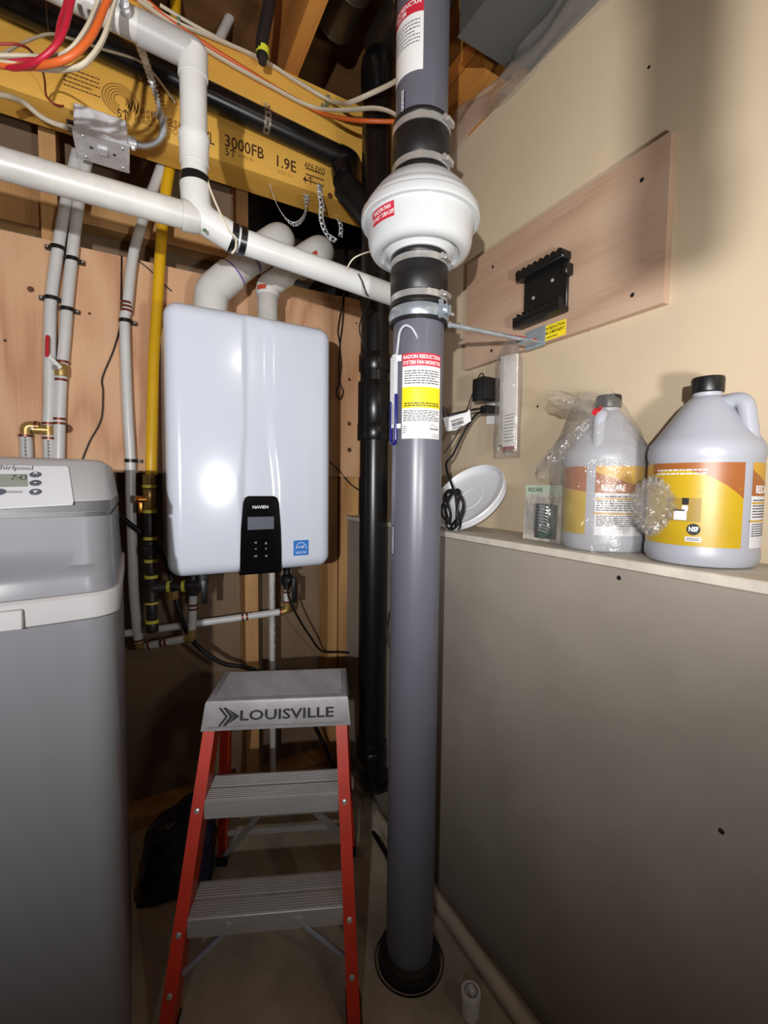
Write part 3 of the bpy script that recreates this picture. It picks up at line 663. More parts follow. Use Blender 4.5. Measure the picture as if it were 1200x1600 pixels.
a0 = face_ang(dB, tc_); ringlab(B[2].lerp(B[3], .55), dB, .0461, a0-.12, a0+.12, .034, vb)
a0 = face_ang((0, 0, 1), tc_); ringlab(B[1]-V(0, 0, .006), (0, 0, 1), .0352, a0-.95, a0-.1, .014, vb)
GRID = mat('black_flex_duct', (20, 19, 19), 0.5)
dv = thing('flex_duct', (0.62, 2.1, 1.83), 'black round duct in the dark opening behind the vent elbows', 'duct')
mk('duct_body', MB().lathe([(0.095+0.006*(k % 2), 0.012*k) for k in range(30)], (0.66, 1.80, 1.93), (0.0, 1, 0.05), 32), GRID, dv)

# ------------------------------------------------------------------ water heater
hx0, hx1, hz0, hz1, hy = 0.068, 0.504, 0.858, 1.546, 1.218
wh = thing('water_heater', (0.286, 1.36, hz0), 'white wall-mounted tankless water heater with black control panel', 'water heater')
mk('rear_case', MB().loft([[(x, 1.272, z) for x, z in rrect(hx0+.004, hz0+.004, hx1-.004, hz1-.004, .026)], [(x, 1.543, z) for x, z in rrect(hx0+.004, hz0+.004, hx1-.004, hz1-.004, .026)]]), WHITE_ENAMEL, wh)
def cover():
    mb = MB(); n = 88; mm = 104; R = 0.034
    def cl(t):      # cluster samples near both edges
        return 0.5-0.5*math.cos(math.pi*t)*(0.35+0.65*abs(math.cos(math.pi*t))**0.6) if False else (0.5-0.5*math.cos(math.pi*t))*0.6+t*0.4
    xs = [hx0+(hx1-hx0)*cl(i/n) for i in range(n+1)]; zs_ = [hz0+(hz1-hz0)*cl(j/mm) for j in range(mm+1)]
    # channel edges follow the photo: X at top/bottom
    cx1 = q(383, 480, Y=hy).x; cx2 = q(424, 490, Y=hy).x; bx1 = q(379, 775, Y=hy).x; bx2 = q(436, 775, Y=hy).x
    ztop = q(385, 640, Y=hy).z; zbot = q(385, 775, Y=hy).z
    def sst(a, b, x):
        t = max(0, min(1, (x-a)/(b-a))); return t*t*(3-2*t)
    def fn(x, z):
        cxm, czm = (hx0+hx1)/2, (hz0+hz1)/2; hw, hh = (hx1-hx0)/2, (hz1-hz0)/2
        ax, az = abs(x-cxm), abs(z-czm); dx, dz = ax-(hw-R), az-(hh-R)
        if dx > 0 and dz > 0:
            d = math.hypot(dx, dz)
            if d > R:
                x = cxm+math.copysign(hw-R+dx*R/d, x-cxm); z = czm+math.copysign(hh-R+dz*R/d, z-czm); d = R
            e = R-d
        else: e = R-max(dx, dz, 0) if max(dx, dz) > 0 else R
        rr = R
        e = max(0, min(rr, e)); y = hy+(rr-math.sqrt(max(0, rr*rr-(rr-e)**2)))*0.9
        t = sst(ztop, zbot, z)
        e1 = cx1+(bx1-cx1)*t; e2 = cx2+(bx2-cx2)*t
        dep = 0.007
        y += dep*(sst(e1-0.004, e1+0.003, x) - 0.72*sst(e2-0.016, e2+0.006, x)) * sst(0, .03, hz1-z)
        y += 0.012*((x-cxm)/hw)**2*0.6
        return (x, y, z)
    o = len(mb.v)
    for x in xs:
        for z in zs_: mb.v.append(Vector(fn(x, z)))
    for i in range(n):
        for j in range(mm):
            a = i*(mm+1)+j; mb.f.append((a, a+mm+1, a+mm+2, a+1))
    ringi = [i*(mm+1) for i in range(n+1)]+[n*(mm+1)+j for j in range(1, mm+1)]+[i*(mm+1)+mm for i in range(n-1, -1, -1)]+[j for j in range(mm-1, 0, -1)]
    o2 = len(mb.v)
    for k in ringi: mb.v.append(Vector((mb.v[k].x, 1.271, mb.v[k].z)))
    L_ = len(ringi)
    for k in range(L_): mb.f.append((ringi[k], ringi[(k+1) % L_], o2+(k+1) % L_, o2+k))
    return mb
mk('front_cover', cover(), WHITE_ENAMEL, wh, ang=60)
GLOSSBLACK = mat('gloss_black_panel', (8, 8, 10), 0.10, coat=0.4)
cpix = [(380, 786), (383, 778), (388, 775), (428, 775), (433, 778), (436, 786), (439, 828), (440, 862), (440, 894), (375, 899), (375.5, 862), (376.5, 828)]
cp = mk('control_panel', MB().prism([q(x, y, Y=hy-0.003) for x, y in cpix], (0, 0.018, 0)), GLOSSBLACK, wh, 'glossy black control panel', ang=30)
yp = hy-0.003
def ptxt(body, x, y, size, m, par, sx=1.0, bold=0.0): txt(body, size, flat(q(x, y, Y=yp), (1, 0, 0), (0, 0, 1), 0.0006), m, par, sx=sx, bold=bold)
ptxt('NAVIEN', 407, 792.5, 0.0115, WHITEINK, cp, 1.05, 0.012)
ds = mk('display', MB().prism([q(x, y, Y=yp-.0006) for x, y in ((387, 808), (428, 807), (428, 826.5), (387, 828))], (0, .0012, 0)), mat('grey_lcd', (92, 96, 106), 0.2), cp, smooth=False)
PG = mat('panel_grey_ink', (150, 152, 160), 0.5)
for s_, x, y, sz in (('H', 399.5, 848, .008), ('^', 415.5, 850, .014), ('<', 399.5, 858, .009), ('v', 415.5, 857, .010), ('OK', 399.5, 869, .0065), ('o', 416, 868, .011)):
    txt(s_, sz, flat(q(x, y, Y=yp), (1, 0, 0), (0, 0, 1), 0.0006), PG, cp, name='button_icon', bold=.02)
es = mk('energy_sticker', MB().prism([q(x, y, Y=hy+.001) for x, y in ((459, 845), (482, 843.5), (482, 867), (459, 868.5))], (0, 0.006, 0)), BLUEINK, wh, 'small blue efficiency sticker', smooth=False)
fe = flat(q(470.5, 855, Y=hy+.001), (1, 0, 0), (0, 0, 1), 0.0006)
mk('star_arc', MB().grid(lambda a, b: fe((.0145+.0010*b)*math.cos(math.pi*a)*1.05, -.006+(.0145+.001*b)*math.sin(math.pi*a)*1.3), 18, 1), WHITEINK, es, recalc=False, smooth=False)
txt('energy', .0095, lambda u, v: fe(u+.25*v-.003, v+.0015+u*.12), WHITEINK, es, sx=1.0)
txt('ENERGY STAR', .0052, lambda u, v: fe(u, v-.0165), WHITEINK, es, sx=.95)
mk('base_rule', MB().grid(lambda a, b: fe(-.017+.034*a, -.0125+.0007*b), 1, 1), WHITEINK, es, recalc=False, smooth=False)
st_ = MB().add([fe(.006+(.0052 if k % 2 == 0 else .0021)*math.cos(math.pi/2+k*math.pi/5), .002+(.0052 if k % 2 == 0 else .0021)*math.sin(math.pi/2+k*math.pi/5)) for k in range(10)], [tuple(range(10))])
mk('star', st_, WHITEINK, es, recalc=False, smooth=False)

# ------------------------------------------------------------------ PEX lines on the plywood
def crimp(par, c, ax, r, n=1, gap=.010):
    ax = Vector(ax).normalized()
    for k in range(n): mk('crimp_ring', MB().ring(c+ax*gap*k, ax, r-.0004, r+.0018, .0065, 20), COPPER, par)
def clip(par, c, r, side=1):
    o = mk('pipe_clip', MB().ring(c, (0, 0, 1), r+.0002, r+.0035, .010, 20).box((c.x+side*(r+.002)-.012*(side < 0), c.y+.002, c.z-.005), (c.x+side*(r+.002)+.012*(side > 0), c.y+r+.0, c.z+.005)), BLACK, par)
    mk('clip_nail', MB().ball(c+V(side*(r+.009), -.0005, 0), .0032, 8), STEEL, o)
PYY = 1.527; pr_ = 0.0143
def qpx(pts, Y=PYY): return [q(x, y, Y=Y) for x, y in pts]
s1p = thing('supply_pipe', (-0.18, PYY, 1.1), 'left one of two parallel white water pipes above the softener', 'pipe', 'white water pipes above the softener')
c1 = catmull(qpx([(121, 238), (117, 255), (105, 305), (92, 380), (80, 467), (78, 530), (77.6, 630), (76.5, 650), (76.2, 665)]), 5)
mk('pipe_body', MB().tube(c1, pr_, 16), PEX, s1p)
s2p = thing('supply_pipe', (-0.15, PYY, 1.1), 'right one of two parallel white water pipes, with red valve handle', 'pipe', 'white water pipes above the softener')
c2 = catmull(qpx([(139, 238), (135, 255), (125, 305), (115, 380), (106, 467), (102, 522), (95, 608), (92, 717), (91, 745)]), 5)
mk('pipe_body', MB().tube(c2, pr_, 16), PEX, s2p)
for par, pts, sd in ((s1p, ((90, 388), (81, 467)), -1), (s2p, ((113, 406), (105, 484)), 1)):
    for x, y in pts: clip(par, q(x, y, Y=PYY), pr_, sd)
vz = q(96, 578, Y=PYY)
crimp(s2p, q(98, 566, Y=PYY), (0, 0, 1), pr_, 1); crimp(s2p, q(95, 594, Y=PYY), (0, 0, 1), pr_, 1)
crimp(s2p, q(92.5, 655, Y=PYY), (0, 0, 1), pr_, 2, -.012)
vv = mk('ball_valve', MB().lathe([(.012, -.02), (.0175, -.017), (.0185, -.006), (.0185, .008), (.0165, .014), (.012, .02)], vz, (0, 0, 1), 16), BRASS, s2p, 'brass ball valve')
hb = q(87, 575, Y=PYY-.02)
mk('lever_arm', MB().cyl(vz+V(0, -.004, 0), vz+V(-.012, -.026, 0), .007, n=10).beam(hb+V(.012, -.004, .0), q(73, 553, Y=PYY-.025), .010, .004, (0, 1, 0)), STEEL, vv)
hp0, hp1 = q(73.5, 558, Y=PYY-.026), q(74.5, 524, Y=PYY-.026)
mk('lever_handle', MB().tube([hp0, hp0.lerp(hp1, .1), hp0.lerp(hp1, .85), hp1], [.006, .0085, .0085, .005], 12, flat=.6), RED, vv, 'red lever handle')
# branch tee feeding the softener
tee = thing('softener_branch', (-0.2, PYY, 1.1), 'brass tee and short white pipes dropping into the softener', 'fitting')
tz = q(76, 672, Y=PYY)
mk('tee_body', MB().cyl(tz+V(0, 0, -.02), tz+V(0, 0, .02), .0125, n=14).cyl(tz, tz+V(-.035, 0, 0), .0125, n=14), BRASS, tee)
crimp(tee, q(76, 662, Y=PYY), (0, 0, 1), pr_); crimp(tee, q(77, 685, Y=PYY), (0, 0, 1), pr_)
mk('drop_pipe', MB().tube([tz+V(0, 0, -.015), q(78, 735, Y=PYY)], pr_, 16), PEX, tee)
el = q(40, 667, Y=PYY)
mk('cross_pipe', MB().cyl(tz+V(-.03, 0, 0), el+V(.018, 0, 0), .0128, n=14), PEX, tee)
mk('elbow', MB().tube(fillet([el+V(.028, 0, .003), el+V(0, 0, .003), el+V(0, 0, -.025)], .012, 6), .0125, 14), BRASS, tee)
crimp(tee, el+V(.022, 0, .003), (1, 0, 0), .0128); crimp(tee, q(40, 681, Y=PYY), (0, 0, 1), pr_)
mk('drop_pipe', MB().tube([el+V(0, 0, -.02), q(43, 735, Y=PYY)], pr_, 16), PEX, tee)
pmk = MB()
for x0, y0 in ((40, 702), (76, 708)):
    p = q(x0, y0, Y=PYY-pr_-.0006); words(pmk, flat(p, (0, 0, -1), (1, 0, 0), 0), -.035, .035, -.003, .003, 1, 0.0, .8, 5)
mk('print', pmk, GREYINK, tee, recalc=False, smooth=False)

s3p = thing('supply_pipe', (0.0, PYY, 0.7), 'single white water pipe just left of the yellow gas line', 'pipe')
c3 = catmull(qpx([(254, 255), (250, 267), (232, 317), (220, 355), (207, 405), (199, 480), (195, 506), (199, 630), (204, 717), (204, 760), (205, 800), (207, 860), (209, 920), (213, 970), (217, 1003)], 1.52), 4)
mk('pipe_body', MB().tube(c3, .0138, 16), PEX, s3p)
crimp(s3p, q(197.5, 486, Y=1.52), (.05, 0, 1), .0138, 3, .011)
for x, y in ((196, 502), (204.5, 720)): clip(s3p, q(x, y, Y=1.52), .0138, 1)
e3 = q(218, 1010, Y=1.52)
crimp(s3p, q(216.5, 1000, Y=1.52), (.1, 0, -1), .0138)
mk('elbow', MB().tube(fillet([e3+V(-.002, 0, .012), e3, e3+V(.03, -.012, .0)], .01, 6), .0120, 14), BRASS, s3p)
h1 = q(300, 996, Y=1.43)
mk('cross_pipe', MB().cyl(e3+V(.018, -.007, 0), h1, .0118, n=16), PEX, s3p)
ax_ = (h1-e3).normalized()
for t_ in (.20, .44, .52): crimp(s3p, e3.lerp(h1, t_), ax_, .0118)
mk('elbow', MB().tube(fillet([h1-ax_*.02, h1, h1+V(0, 0, .025)], .012, 6), .0128, 14), BRASS, s3p)
mk('riser', MB().cyl(h1+V(0, 0, .015), q(302, 925, Y=1.43), .0118, n=16), PEX, s3p)
crimp(s3p, q(302, 945, Y=1.43), (0, 0, 1), .0118, 2, -.012)
vb1 = q(302, 918, Y=1.43)
mk('isolation_valve', MB().lathe([(.010, -.025), (.016, -.022), (.020, -.006), (.021, .01), (.018, .03), (.014, .045)], vb1, (0, 0, 1), 16), IRON, s3p)
hv = q(319, 912, Y=1.40)
mk('valve_handle', MB().rbox(hv+V(-.009, -.006, -.060), hv+V(.009, .006, .012), .004).cyl(vb1, hv+V(0, 0, -.002), .008, n=10), BLACK, s3p)
# return line crossing under the heater
s4p = thing('return_pipe', (0.2, 1.5, 0.7), 'white water pipe crossing under the heater to a brass elbow', 'pipe')
g0, g1 = q(196, 990, Y=1.53), q(438, 956, Y=1.46)
mk('pipe_body', MB().cyl(g0, g1, .0112, n=16), PEX, s4p)
gx = (g1-g0).normalized()
for t_ in (.735, .765): crimp(s4p, g0.lerp(g1, t_), gx, .0112)
crimp(s4p, g1, gx, .0112)
mk('elbow', MB().tube(fillet([g1, g1+gx*.022, g1+gx*.022+V(0, 0, .03)], .012, 6), .0115, 14), BRASS, s4p)
g2 = g1+gx*.022
mk('riser', MB().cyl(g2+V(0, 0, .022), g2+V(0, 0, .085), .0112, n=16), PEX, s4p)
crimp(s4p, g2+V(0, 0, .032), (0, 0, 1), .0112); crimp(s4p, g2+V(0, 0, .066), (0, 0, 1), .0112, 2, .011)
mk('isolation_valve', MB().ball(g2+V(.0, -.002, .105), .024, 14).cyl(g2+V(0, 0, .08), g2+V(0, 0, .19), .012, n=14), BLACK, s4p)
mk('valve_handle', MB().rbox(g2+V(.012, -.020, .030), g2+V(.030, -.010, .115), .004), BLACK, s4p)
cdp = thing('condensate_pipe', (0.4, 1.53, 0.04), 'thin white plastic drain pipe hanging down behind the ladder', 'pipe')
k0 = q(425, 890, Y=1.52); k1 = V(k0.x, 1.52, .04)
mk('pipe_body', MB().cyl(k1, k0, .0105, n=16), OLD_PVC, cdp)
mk('print', words(MB(), flat(q(429, 1000, Y=1.508), (0, 0, -1), (1, 0, 0), 0), -.2, .28, -.002, .002, 1, 0.0, .8, 4), GREYINK, cdp, recalc=False, smooth=False)

# ------------------------------------------------------------------ gas line
GY = 1.45
gl = thing('gas_line', (0.03, GY, 0.65), 'yellow gas line ending in taped black iron fittings beside the heater', 'gas line')
gp = catmull([q(x, y, Y=YY) for x, y, YY in ((266, 255, 1.515), (257, 317, 1.515), (250, 405, 1.51), (244, 505, 1.50), (240, 565, 1.48), (237, 700, GY), (236.5, 742, GY))], 8)
mk('flexible_jacket', MB().tube(gp, .0155, 18), YGAS, gl)
def gz(y): return q(235, y, Y=GY).z
gx0 = q(235, 850, Y=GY).x
def gcyl(name, y0, y1, r, m, n=18): return mk(name, MB().lathe([(r*.92, gz(y1)), (r, gz(y1)+.002), (r, gz(y0)-.002), (r*.92, gz(y0))], (gx0, GY, 0), n=n), m, gl)
gcyl('brass_nut', 741, 762, .018, BRASS, 6); gcyl('brass_adapter', 764, 783, .0165, BRASS); gcyl('brass_hex', 781, 800, .0175, BRASS, 6)
gcyl('nipple', 800, 842, .0145, IRON)
gcyl('union_top', 845, 853, .0185, IRON, 8); gcyl('union_nut', 853, 866, .0245, IRON, 8); gcyl('union_bottom', 866, 875, .0165, IRON)
gcyl('nipple', 874, 903, .0145, IRON)
mk('tee_body', MB().lathe([(.016, gz(941)), (.019, gz(940)), (.019, gz(936)), (.0175, gz(934)), (.0175, gz(911)), (.019, gz(909)), (.019, gz(905)), (.016, gz(904))], (gx0, GY, 0), n=18).cyl((gx0, GY, gz(919)), (gx0+.04, GY-.004, gz(919)), .0175, n=18), IRON, gl)
gcyl('nipple', 940, 974, .0145, IRON); gcyl('end_cap', 974, 988, .0175, IRON)
for y0 in (760, 799, 841, 876, 901, 941, 971): 
    mk('thread_tape', MB().ring((gx0, GY, gz(y0)), (0, 0, 1), .0146, .0182, .009, 20), YTAPE, gl)
mk('nipple', MB().cyl((gx0+.03, GY-.003, gz(919)), (gx0+.12, GY-.03, gz(917)), .0135, n=16), IRON, gl)
for t_ in (.046, .084): mk('thread_tape', MB().ring((gx0+t_, GY-.003-.3*(t_-.03), gz(918.4)), (1, -.3, 0), .0136, .0172, .009, 20), YTAPE, gl)
mk('elbow', MB().tube(fillet([(gx0+.098, GY-.024, gz(917)), (gx0+.135, GY-.035, gz(917)), (gx0+.135, GY-.035, gz(895))], .02, 6), .019, 16), IRON, gl)
mk('brass_plug', MB().cyl((gx0+.055, GY-.01, gz(938)), (gx0+.055, GY-.01, gz(925)), .016, n=8), BRASS, gl)
TAN = mat('bright_brass', (206, 140, 66), 0.3, 1.0)
gv = q(219, 785, Y=GY-.005)
vg = mk('gas_valve', MB().cyl(gv+V(-.012, 0, .008), gv+V(.02, 0, .008), .0095, n=14).cyl(gv+V(-.010, 0, .008), gv+V(-.004, 0, .008), .0125, n=6), TAN, gl, 'bright brass side valve')
mk('valve_stem', MB().rbox(gv+V(-.006, -.004, -.03), gv+V(.006, .004, .006), .002), TAN, vg)

# ------------------------------------------------------------------ water softener
sf = thing('water_softener', (-0.215, 1.0, 0), 'grey cabinet water softener with sloped control head at the left', 'water softener')
SX0, SX1, SYB = -0.40, -0.030, 1.24
def sec(z, yf, bulge=0.014, xr=SX1, r=0.045, yb=SYB, xl=SX0, n=10):
    pts = []
    for k in range(17):                      # bulged front from left to right
        t = -1+2*k/16; x = (xl+xr)/2+t*((xr-xl)/2-r); pts.append((x, yf+bulge*t*t, z))
    for k in range(1, n+1):
        a = -math.pi/2+math.pi/2*k/n; pts.append((xr-r+r*math.cos(a), yf+bulge+r+r*math.sin(a), z))
    rb = .03
    for k in range(5):
        a = math.pi/2*k/4; pts.append((xr-rb+rb*math.cos(a), yb-rb+rb*math.sin(a), z))
    for k in range(5):
        a = math.pi/2+math.pi/2*k/4; pts.append((xl+rb+rb*math.cos(a), yb-rb+rb*math.sin(a), z))
    for k in range(0, n):
        a = math.pi+math.pi/2*k/n; pts.append((xl+r+r*math.cos(a), yf+bulge+r+r*math.sin(a), z))
    return pts
zb0, zb1 = 0.894, 0.934
mk('cabinet', MB().loft([sec(0.0, .800), sec(0.01, .796), sec(0.5, .786), sec(zb0+.004, .780)]), SOFTGREY, sf)
mk('lid_band', MB().loft([sec(zb0, .776, xr=SX1+.002), sec(zb0+.003, .772, xr=SX1+.004), sec(zb1-.004, .770, xr=SX1+.004), sec(zb1, .774, xr=SX1+.003)]), SOFTBAND, sf)
mk('salt_lid', MB().loft([sec(zb1-.001, .782, xr=SX1-.001), sec(.955, .783, xr=SX1-.003), sec(.968, .788, xr=SX1-.003), sec(.974, .796, xr=SX1-.004), sec(1.0, .806, .010, xr=SX1-.005), sec(1.046, .818, .006, xr=SX1-.006)]), SOFTHEAD if False else SOFTGREY, sf)
mk('head_gap', MB().loft([sec(1.045, .828, .004, xr=SX1-.010), sec(1.054, .828, .004, xr=SX1-.010)]), SOFTSHADE, sf)
P0 = V(0, .820, 1.072); P1 = V(0, .905, 1.1335)
mk('control_head', MB().loft([sec(1.053, .818, .004, xr=SX1-.006), sec(1.0715, .818, .002, xr=SX1-.006), sec(1.074, .822, .001, xr=SX1-.0065), sec(1.132, .902, .001, xr=SX1-.016, r=.03), sec(1.137, .915, .001, xr=SX1-.022, r=.03), sec(1.139, .945, .001, xr=SX1-.034, r=.03, xl=SX0+.02, yb=SYB-.02)]), SOFTHEAD, sf, ang=30)
mk('head_lip', MB().loft([sec(1.0535, .8165, .004, xr=SX1-.005), sec(1.0705, .8165, .002, xr=SX1-.005)]), SOFTSHADE, sf)
tn = V(0, -(P1.z-P0.z), (P1.y-P0.y)).normalized(); td = (P1-P0).normalized()
pp0 = P0+tn*.0022
PANEL = mat('white_control_panel', (206, 208, 214), 0.3)
pn = mk('control_panel', MB().prism([qp(x, y, pp0, tn) for x, y in ((-120, 726), (104, 728.5), (107, 731), (115, 784), (113, 787), (-120, 800))], -tn*.0025), PANEL, sf, 'pale control panel', ang=25)
def stx(body, x, y, size, m, sx=1., bold=0., name='lettering'): return txt(body, size, flat(qp(x, y, pp0, tn), (1, 0, 0), td, 0.0006), m, pn, name, sx=sx, bold=bold)
stx('Whirlpool', 18, 731.5, 0.0165, GREYINK, .78, .012)
lcd = mk('lcd_display', MB().prism([qp(x, y, pp0+tn*.0005, tn) for x, y in ((-40, 741), (43, 740.5), (43.5, 760), (-40, 762))], -tn*.001), mat('lcd_grey_green', (138, 144, 134), 0.25), pn, smooth=False)
txt('7:43', .019, flat(qp(30, 747.5, pp0, tn), (1, 0, 0), td, 0.0012), mat('lcd_ink', (78, 84, 82), .5), lcd, sx=.6)
BTN = mat('slate_button', (84, 86, 98), 0.4)
for y, s_ in ((742, '^'), (755, '-'), (769, 'v')):
    c = qp(55.5, y, pp0, tn)
    b_ = mk('button', MB().lathe([(.0075, 0), (.0075, .0008), (.0068, .0014)], c, tn, 20), BTN, pn)
    txt(s_, .012, flat(c, (1, 0, 0), td, 0.0020), WHITEINK, b_, 'button_icon', bold=.02)
c = qp(-1, 769, pp0, tn); mk('button', MB().lathe([(.0075, 0), (.0075, .0008), (.0068, .0014)], c, tn, 20), BTN, pn)
mk('print', words(MB(), flat(qp(19, 769, pp0, tn), (1, 0, 0), td, 0.0006), -.012, .012, -.003, .003, 2, .0006, .5, 3), GREYINK, pn, recalc=False, smooth=False)
bt = MB().loft([sec(zb0+.001, .7735, xr=SX1+.0042), sec(zb1-.002, .7695, xr=SX1+.0045)])
lh = q(0, 965, Y=.772)
mk('latch_recess', MB().rbox((-.30, .7665, zb0+.002), (q(35, 950, Y=.77).x, .775, zb1-.010), .0015, 1), SOFTBAND, sf)

# ------------------------------------------------------------------ step ladder
la = math.radians(23); LXd = V(math.cos(la), -math.sin(la), 0); LYd = V(math.sin(la), math.cos(la), 0)
def lp(x, y, z): return LXd*x+LYd*y+V(0, 0, z)
ld = thing('step_ladder', tuple(lp(-.14, 1.05, 0)), 'small orange two-step ladder with grey top cap', 'ladder')
LM = Matrix((LXd, LYd, V(0, 0, 1))).transposed().to_4x4()
CAPG = mat('grey_cap_metal', (142, 140, 142), 0.42, 0.15, var=0.22, scale=18, stretch=(1, .25, 1))
def fy(z): return .832+.365*z
ct, cb = .600, .536
capm = MB().loft([[lp(*p) for p in ((-.306, fy(cb)-.006, cb), (.034, fy(cb)-.006, cb), (.034, 1.222, cb), (-.306, 1.222, cb))],
                  [lp(*p) for p in ((-.299, 1.034, ct-.008), (.028, 1.034, ct-.008), (.028, 1.204, ct-.008), (-.299, 1.204, ct-.008))],
                  [lp(*p) for p in ((-.297, 1.037, ct-.002), (.026, 1.037, ct-.002), (.026, 1.201, ct-.002), (-.297, 1.201, ct-.002))],
                  [lp(*p) for p in ((-.293, 1.043, ct), (.022, 1.043, ct), (.022, 1.196, ct), (-.293, 1.196, ct))]])
cap = mk('top_cap', capm, CAPG, ld, ang=20)
gr = MB()
for k in range(26):
    y_ = 1.052+.136*k/25; gr.add([lp(-.28, y_, ct+.0001), lp(.012, y_, ct+.0001), lp(.012, y_+.0022, ct+.0001), lp(-.28, y_+.0022, ct+.0001), lp(-.28, y_+.0011, ct+.0013), lp(.012, y_+.0011, ct+.0013)], [(0, 1, 5, 4), (3, 4, 5, 2), (0, 4, 3), (1, 2, 5)])
mk('grip_ribs', gr, CAPG, cap)
cf0 = lp(-.1355, fy(cb)-.006, cb); cf1 = lp(-.1355, 1.034, ct-.008); cdv = (cf1-cf0).normalized()
cm = flat(cf0.lerp(cf1, .52), LXd, cdv, 0.0006)
txt('LOUISVILLE', .031, lambda u, v: cm(u+.022, v), INK, cap, sx=1.38, bold=.022)
am = MB()
for k, (x0, wdt) in enumerate(((-.133, .006), (-.123, .008))):
    for s_ in (1, -1):
        am.add([cm(x0, s_*.020), cm(x0+wdt, s_*.020), cm(x0+wdt+.016, 0), cm(x0+.016, 0)], [(0, 1, 2, 3)])
am.add([cm(-.111, .017), cm(-.085, 0), cm(-.111, -.017), cm(-.098, 0)], [(0, 1, 2, 3)])
mk('arrow_logo', am, INK, cap, recalc=False, smooth=False)
mk('cap_lip', MB().beam(lp(-.290, fy(cb)-.0075, cb+.008), lp(.018, fy(cb)-.0075, cb+.008), .002, .003), ALU, cap)
def xin(z, s): return (-.319+.08*z) if s < 0 else (.026-.05*z)
for s_ in (-1, 1):
    ro = MB(); z0, z1 = 0.010, .545
    def sect(z):
        xi = xin(z, s_); xo = xi+s_*.026; y0 = fy(z)
        t = .004
        # C channel open toward the outside: front flange, web on inner side, rear flange
        return [lp(xo, y0, z), lp(xi, y0, z), lp(xi, y0+.062, z), lp(xo, y0+.062, z), lp(xo, y0+.062-t, z), lp(xi+s_*t, y0+.062-t, z), lp(xi+s_*t, y0+t, z), lp(xo, y0+t, z)]
    ro.loft([sect(z0), sect(z1)])
    rl = mk('front_rail', ro, ORANGE, ld, ang=20)
    mk('rail_foot', MB().hexa([lp(xin(0, s_)-s_*.002, fy(0)-.004, 0), lp(xin(0, s_)+s_*.030, fy(0)-.004, 0), lp(xin(0, s_)+s_*.030, fy(0)+.066, 0), lp(xin(0, s_)-s_*.002, fy(0)+.066, 0)],
                              [lp(xin(.03, s_)-s_*.002, fy(.012)-.003, .014), lp(xin(.03, s_)+s_*.029, fy(.012)-.003, .014), lp(xin(.03, s_)+s_*.029, fy(.012)+.066, .014), lp(xin(.03, s_)-s_*.002, fy(.012)+.066, .014)]), RUBBER, ld)
    for z in (.385, .178, .086):
        mk('rivet', MB().lathe([(.0062, 0), (.0055, .0022), (.002, .0036)], lp(xin(z, s_)+s_*.013, fy(z), z), -LYd+V(0, 0, .3), 12), ALU, rl)
    # rear legs
    xt = (-.286 if s_ < 0 else .016); xb = (-.325 if s_ < 0 else .045)
    mk('rear_leg', MB().hexa([lp(xb-.012, 1.262, .02), lp(xb+.012, 1.262, .02), lp(xb+.012, 1.298, .02), lp(xb-.012, 1.298, .02)],
                             [lp(xt-.012, 1.165, .55), lp(xt+.012, 1.165, .55), lp(xt+.012, 1.20, .55), lp(xt-.012, 1.20, .55)]), ORANGE, ld)
    mk('rear_foot', MB().hexa([lp(xb-.014, 1.262, 0), lp(xb+.014, 1.262, 0), lp(xb+.014, 1.302, 0), lp(xb-.014, 1.302, 0)],
                              [lp(xb-.014, 1.256, .03), lp(xb+.014, 1.256, .03), lp(xb+.014, 1.300, .03), lp(xb-.014, 1.300, .03)]), RUBBER, ld)
for z in (.40, .20):
    xa, xb = xin(z-.02, -1)+.0003, xin(z-.02, 1)-.0003; y0 = fy(z)+.001
    prof = [(0, -.040), (0, -.001), (.001, 0)]
    k = 0; yy = .004
    tot = .092
    for grp in ((.004, 6), (.049, 6)):
        for i in range(grp[1]):
            a = grp[0]+.0066*i
            prof += [(a, 0), (a+.0006, .0018), (a+.0028, .0018), (a+.0034, 0)]
    prof += [(tot-.001, 0), (tot, -.001), (tot, -.030), (tot-.003, -.030), (tot-.003, -.004), (.003, -.004), (.003, -.040)]
    stp = mk('step', MB().prism([lp(xa, y0+a, z+b) for a, b in prof], LXd*(xb-xa)), ALU, ld, ang=20)
    if z < .3:
        for xx in (-.222, -.078): mk('rivet', MB().lathe([(.008, 0), (.007, .002), (.002, .0035)], lp(xx, y0, z-.020), -LYd, 12), ALU, stp)
STRUT = mat('bright_zinc_strut', (176, 188, 204), 0.2, 0.6)
for s_, xx in ((-1, -.225), (1, -.070)):
    a = lp(xx, fy(.16)+.02, .165); b = lp(xin(.07, s_)-s_*.003, fy(.10)+.03, .095)
    mk('knee_brace', MB().tube([a, b], .0062, 10), STRUT, ld)
mk('rear_brace', MB().beam(lp(-.316, 1.258, .035), lp(-.13, 1.068, .362), .018, .0025, (0, 1, 0)), ALU, ld)
mk('rear_brace', MB().beam(lp(.034, 1.258, .06), lp(-.12, 1.068, .362), .018, .0025, (0, 1, 0)), ALU, ld)
mk('spreader_bar', MB().beam(lp(-.318, 1.262, .10), lp(.040, 1.262, .10), .003, .016), ALU, ld)

